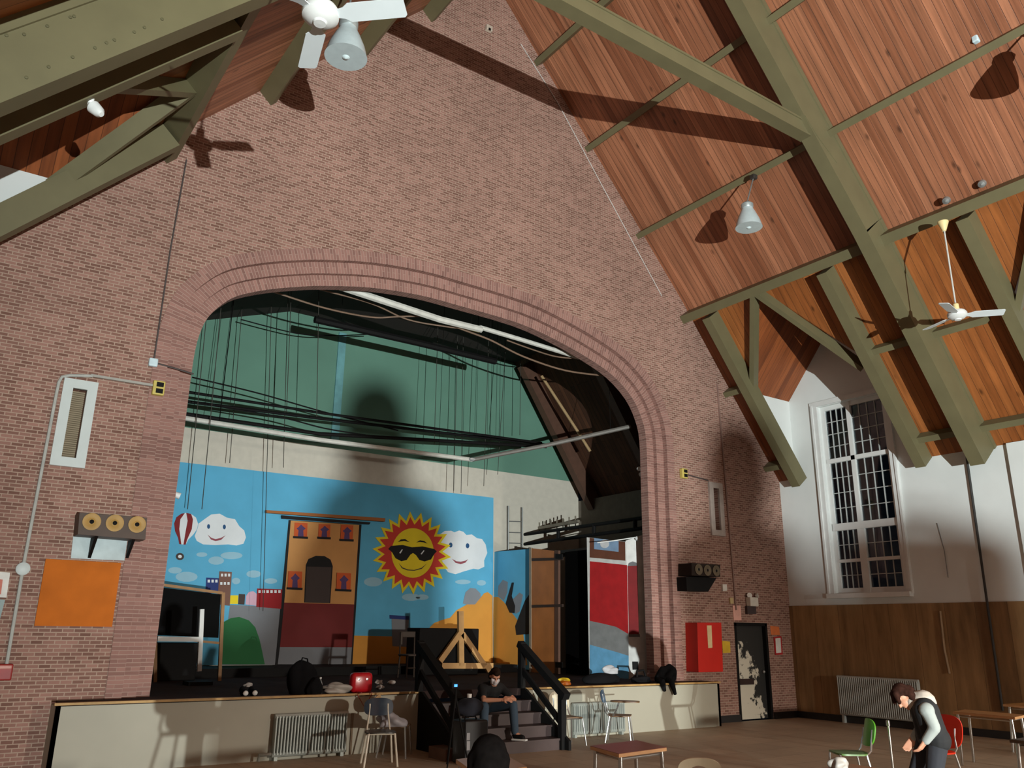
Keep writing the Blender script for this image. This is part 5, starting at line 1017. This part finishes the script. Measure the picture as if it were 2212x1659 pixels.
def hand(el, wr, side_v, palm_n, curl=.5, thumb=1):
    """palm, four fingers of different length and a thumb; returns limb list"""
    wr = Vector(wr); f = (wr-Vector(el)).normalized(); n = (Vector(palm_n)-f*f.dot(Vector(palm_n))).normalized(); s_ = f.cross(n); out = []
    for k, (ln, off) in enumerate(((.068, .03), (.078, .01), (.073, -.01), (.058, -.029))):
        b = wr+f*.085+s_*off; out.append((wr+s_*off*.6, .019, b, .013)); a1, a2 = curl*.6, curl*1.3
        m1 = b+(f*math.cos(a1)+n*math.sin(a1))*ln*.55; m2 = m1+(f*math.cos(a2)+n*math.sin(a2))*ln*.5
        out += [(b, .011, m1, .0095), (m1, .0095, m2, .0075)]
    b = wr+f*.025+s_*.025*thumb; t1 = b+(f*.6+s_*.75*thumb+n*.3).normalized()*.04; t2 = t1+(f*.9+s_*.25*thumb+n*.35).normalized()*.032
    return out+[(b, .015, t1, .012), (t1, .012, t2, .009)]
def head_parts(c, fw, up_):
    c, fw, up_ = Vector(c), Vector(fw).normalized(), Vector(up_).normalized(); up_ = (up_-fw*up_.dot(fw)).normalized(); sd = fw.cross(up_); R = Matrix((sd, fw, up_)).transposed()
    L = lambda x, y, z: c+sd*x+fw*y+up_*z
    balls = [(L(0, -.01, .02), (.074, .092, .098), R), (L(0, .025, -.04), (.056, .066, .075), R), (L(.077, -.01, -.01), (.012, .02, .032), R), (L(-.077, -.01, -.01), (.012, .02, .032), R)]
    caps = [(L(0, .088, .012), .009, L(0, .108, -.028), .014), (L(-.02, .083, -.062), .007, L(.02, .083, -.062), .007), (L(-.045, .075, .03), .01, L(.045, .075, .03), .01), (L(0, .06, -.1), .02, L(0, .05, -.1), .022)]
    return L, R, balls, caps
def person(name, lab, J, skin, tops, legs_m, hair_m, hair_caps=None, mask=None, shoe=None, short_sleeve=False, vest=None, hood=None, curl=.6, sole=None):
    root = thing(name, lab, 'person', tuple(Vector(J['base'])))
    V = {k: Vector(v) for k, v in J.items()}
    L, R, hb_, hc_ = head_parts(V['head'], V['face'], V['crown'])
    shl, shr = V['shL'], V['shR']; ch = (shl+shr)/2; hp = (V['hipL']+V['hipR'])/2
    limb = [(L(0, -.02, -.07), .05, V['neck'], .055), (V['neck'], .06, ch, .08)]
    torso = [(shl, .06, shr, .06), (ch.lerp(shl, .55), .085, hp.lerp(V['hipL'], .7), .095), (ch.lerp(shr, .55), .085, hp.lerp(V['hipR'], .7), .095), (ch, .105, hp, .115), (V['hipL'], .095, V['hipR'], .095)]
    arms = []
    for s_ in 'LR': arms += [(V['sh'+s_], .05, V['el'+s_], .041), (V['el'+s_], .04, V['wr'+s_], .027)]
    lg = []
    for s_ in 'LR': lg += [(V['hip'+s_], .085, V['kn'+s_], .058), (V['kn'+s_], .056, V['an'+s_], .036)]
    hands = hand(V['elL'], V['wrL'], None, V['palmL'], curl, 1)+hand(V['elR'], V['wrR'], None, V['palmR'], curl, -1)
    feet = [(V['an'+s_], .04, V['to'+s_], .03) for s_ in 'LR']
    blob('body', limb+torso+arms+lg+hands+feet+hc_, skin, root, .0075, 3, hb_)
    def infl(a, d): return [(p, r+d, q, r2+d) for p, r, q, r2 in a]
    sl = []
    for s_ in 'LR':
        if short_sleeve: sl += [(V['sh'+s_], .07, V['sh'+s_].lerp(V['el'+s_], .65), .062)]
        else: sl += [(V['sh'+s_], .066, V['el'+s_], .056), (V['el'+s_], .056, V['el'+s_].lerp(V['wr'+s_], .93), .042)]
    blob('top', infl(torso, .016)+sl, tops, root, .012, 4)
    if vest: blob('vest', infl(torso[1:], .032), vest, root, .012, 4)
    if hood: blob('collar', [(V['neck']+Vector((0, 0, .01)), .1, ch+Vector((0, 0, .06)), .125)], hood, root, .011, 4)
    tr_ = infl([(V['hipL'], .095, V['hipR'], .095)], .02)
    for s_ in 'LR': tr_ += [(V['hip'+s_], .104, V['kn'+s_], .076), (V['kn'+s_], .075, V['kn'+s_].lerp(V['an'+s_], .93), .062)]
    blob('trousers', tr_, legs_m, root, .012, 4)
    for s_ in 'LR':
        sh = blob('shoe', [(V['an'+s_]+Vector((0, 0, -.03)), .048, V['to'+s_]+Vector((0, 0, .0)), .042)], shoe or M_BLACK, root, .01, 3)
        if sole:
            a, b = V['an'+s_], V['to'+s_]; d = (b-a); d.z = 0; d.normalize(); zb_ = min(a.z-.07, b.z-.035)
            mb = MB(); mb.rbox(((a.x+b.x)/2+d.x*.01, (a.y+b.y)/2+d.y*.01, b.z-.032), (.085, (b-a).length+.11, .03), rz=math.atan2(d.y, d.x)-math.pi/2, r=.012); mb.build('sole', sole, sh)
    hc = [(L(0, -.02, .055), .085, L(0, -.05, .0), .075), (L(.05, -.03, .03), .05, L(.045, -.05, -.05), .045), (L(-.05, -.03, .03), .05, L(-.045, -.05, -.05), .045), (L(0, .03, .075), .055, L(0, -.02, .08), .06)]
    if hair_caps: hc += hair_caps(L)
    blob('hair', hc, hair_m, root, .009, 2)
    mb = MB()
    for k in (-1, 1): mb.ball(L(.03*k, .079, .008), .0095, 10)
    mb.build('eyes', mat('eye_dark', (40, 32, 28), .2), root, smooth=True)
    if mask: blob('face_mask', [(L(-.045, .06, -.03), .03, L(-.03, .062, -.08), .028), (L(.045, .06, -.03), .03, L(.03, .062, -.08), .028), (L(0, .09, -.035), .032, L(0, .075, -.085), .034)], mask, root, .008, 3)
    return root
M_JEAN = mat('dark_denim', (56, 74, 90), 0.9); M_BTEE = mat('black_cotton', (22, 22, 24), 0.9); M_MASK = mat('mask_white', (214, 210, 214), 0.7)
M_HBROWN = mat('brown_hair', (40, 28, 21), 0.85, scale=30, var=.3, spec=.1); M_HBLACK = mat('black_hair', (15, 12, 11), 0.9, scale=30, var=.3, spec=.05); M_HRED = mat('reddish_brown_hair', (46, 25, 18), 0.85, scale=30, var=.3, spec=.1)
YSE = 11.98
person('person', 'person in black top, jeans and white mask sitting on the stage steps', dict(base=(7.75, 11.5, .17),
    head=(7.72, 11.55, 1.12), face=(-.28, -.8, -.55), crown=(-.05, -.45, 1), neck=(7.77, 11.66, 1.0), shL=(7.95, 11.72, .93), shR=(7.6, 11.74, .93),
    elL=(8.06, 11.5, .76), elR=(7.5, 11.52, .77), wrL=(7.86, 11.36, .80), wrR=(7.72, 11.33, .78), palmL=(-.3, .3, -1), palmR=(.3, .3, -1),
    hipL=(7.87, YSE, .635), hipR=(7.66, YSE, .635), knL=(8.02, 11.47, .68), knR=(7.47, 11.46, .68), anL=(8.03, 11.42, .27), anR=(7.44, 11.42, .27), toL=(8.1, 11.31, .215), toR=(7.4, 11.3, .215)),
    M_SKIN, M_BTEE, M_JEAN, M_HBROWN, mask=M_MASK, short_sleeve=True, sole=MATS['lamp_white'])
REF = Vector((8.5, 4.95, .85))
def PB(x, y, k=0):
    u, v = 1740+x/6.506, 1460+y/6.506; p = at_depth(u, v, REF); return p+ray(u, v).normalized()*k
hipc = PB(1790, 880, .08); side = Vector((FW.x, FW.y, 0)).normalized(); rgt = Vector((RT.x, RT.y, 0)).normalized()
gz = lambda p, z: Vector((p.x, p.y, z))
person('person', 'person in black vest and pale grey sleeves bending over near the green chair', dict(base=gz(hipc, 0),
    head=PB(1385, 290, -.02), face=-rgt*.75-Vector((0, 0, .8))-side*.1, crown=-rgt*.8+Vector((0, 0, .45)), neck=PB(1530, 370), shL=PB(1700, 480, -.18), shR=PB(1640, 450, .17),
    elL=PB(1815, 730, -.2), elR=PB(1640, 700, .2), wrL=PB(1680, 925, -.16), wrR=PB(1520, 880, .18), palmL=side*.6-rgt*.5, palmR=-side*.6-rgt*.5,
    hipL=hipc-side*.1, hipR=hipc+side*.1, knL=gz(hipc-side*.12-rgt*.1, .46), knR=gz(hipc+side*.12-rgt*.16, .47), anL=gz(hipc-side*.12+rgt*.05, .09), anR=gz(hipc+side*.13-rgt*.1, .09), toL=gz(hipc-side*.12-rgt*.12, .045), toR=gz(hipc+side*.13-rgt*.27, .045)),
    M_SKIN, mat('pale_grey_knit', (146, 152, 148), 0.9), mat('charcoal_trousers', (36, 38, 44), 0.9), M_HRED, hair_caps=lambda L: [(L(.07, -.04, 0), .045, L(.085, .0, -.16), .035), (L(-.07, -.04, 0), .045, L(-.085, .0, -.16), .035), (L(0, -.08, .0), .06, L(0, -.06, -.12), .05), (L(.03, .05, .09), .03, L(.05, .1, .02), .02), (L(-.03, .05, .09), .03, L(-.05, .1, .02), .02)],
    vest=mat('black_vest', (20, 21, 23), 0.85), hood=mat('cream_hood', (176, 166, 154), 0.9), curl=.5)
def seated(base, yaw, lab, hair_m, top_m, headz=1.19, look=None, floor=False):
    """person sitting upright facing yaw (0 = towards the stage), on a chair or on the floor with drawn up knees"""
    R = Matrix.Rotation(yaw, 3, 'Z'); b = Vector(base); P = lambda x, y, z: b+R @ Vector((x, y, z))
    d = lambda x, y, z: R @ Vector((x, y, z)); k = headz-1.19; h = headz-.65 if floor else .54; kz, ky, ay = (.5, .38, .46) if floor else (.53, .42, .4); wz = .4 if floor else .66
    return person('person', lab, dict(base=tuple(b), head=P(0, .06, 1.19+k), face=d(*(look or (.2, 1, -.1))), crown=(0, 0, 1), neck=P(0, .0, 1.03+k), shL=P(-.19, -.01, .97+k), shR=P(.19, -.01, .97+k), elL=P(-.25, .1, .7+k), elR=P(.25, .1, .7+k), wrL=P(-.14, .32, wz), wrR=P(.14, .32, wz), palmL=(0, 0, -1), palmR=(0, 0, -1),
        hipL=P(-.1, -.02, h), hipR=P(.1, -.02, h), knL=P(-.14, ky, kz), knR=P(.14, ky, kz), anL=P(-.14, ay, .09), anR=P(.14, ay, .09), toL=P(-.15, ay+.14, .045), toR=P(.15, ay+.14, .045)), M_SKIN, top_m, M_JEAN, hair_m)
hc0 = ray(1058, 1660).normalized()*4.05+EYE
seated((hc0.x, hc0.y, 0), -.55, 'person with short dark hair seen from behind at the bottom edge of the photo', M_HBLACK, mat('grey_blue_shirt', (96, 112, 126), 0.9), headz=hc0.z+.0)
chair(hc0.x, hc0.y, math.pi-.55, 'chair under the dark haired person at the bottom edge', M_BRWOOD, M_TANP, M_CHROME, back_h=.2, back_z=.66)
for (az, el, turn, lab) in ((16.6, 14.0, 58, 'person sitting on a low stool by the work light behind the photographer, left one'), (32.0, 12.9, -50, 'person sitting on a low stool by the work light behind the photographer, right one')):
    r = 2.9; a = math.radians(az); x, y = LP.x+r*math.sin(a), LP.y+r*math.cos(a); hz = LP.z+r*math.tan(math.radians(el))-.13
    seated((x, y, 0), math.radians(turn)-a, lab, M_HBLACK, M_BTEE, hz, floor=True)
    mb = MB(); mb.rbox((x, y, (hz-.76)/2), (.34, .34, hz-.76), rz=-a, r=.04); one(mb, 'low_stool', M_BRWOOD, lab.replace('person sitting on a low stool', 'low stool under the seated person'), 'stool')
a = math.radians(39.8); p = LP+Vector((math.sin(a), math.cos(a), 0))*2.5; zt_ = LP.z+2.5*math.tan(math.radians(8.6))
sk_ = thing('shadow_block', 'black block added by the work light behind the photographer to shade the right wall', 'shadow_block', (p.x, p.y, 0))  # unseen block added to cast the rounded shadow on the right wall
mb = MB(); mb.rbox((p.x, p.y, zt_/2-.02), (.26, .3, zt_-.04), rz=-a, r=.06); mb.build('shell', M_DARK, sk_, smooth=True)
mb = MB(); mb.tube([(p.x-.07, p.y, zt_-.05), (p.x-.05, p.y, zt_), (p.x+.05, p.y, zt_), (p.x+.07, p.y, zt_-.05)], .012, 8); mb.build('handle', M_BLACK, sk_)
# ------------------------------------------------------------------ the work light on a black bench added to block its downward light
wl = thing('work_light', 'work light standing on an added black bench far behind the photographer', 'work light', (LP.x, LP.y, .37))
mb = MB(); c = LP-AIM*.16; mb.lathe([(.04, -.1), (.09, -.06), (.1, .0), (.1, .05), (.085, .05), (.085, .0), (0, .0)], c, AIM, 20); mb.build('housing', M_STEEL, wl, smooth=True)
mb = MB(); mb.tube([c-AIM*.05, Vector((c.x, c.y-.03, .37))], .02, 8); mb.build('stand', M_BLACK, wl)
mb = MB(); mb.rbox((LP.x+.35, LP.y+.1, .18), (2.6, 1.1, .36), r=.03); one(mb, 'light_block_bench', M_DARK, 'black draped bench added under the work light to block its downward light', 'bench')  # added out of view to keep the lamp's light off the floor
lo.parent = wl; lo.matrix_parent_inverse = parent_inv(wl)

rl = thing('rear_lamp', 'lamp on a long wall bracket at the back of the hall behind the photographer', 'lamp', (12.2, -10.7, 2.3))
mb = MB(); mb.rbox((12.2, -11.1, 2.5), (.7, .25, .45), r=.04); mb.build('housing', M_STEEL, rl)
mb = MB(); mb.bar((12.2, -11.15, 2.5), (12.2, -15.98, 2.5), .08, .08); mb.build('bracket', M_BLACK, rl)
l2o.parent = rl; l2o.matrix_parent_inverse = parent_inv(rl)
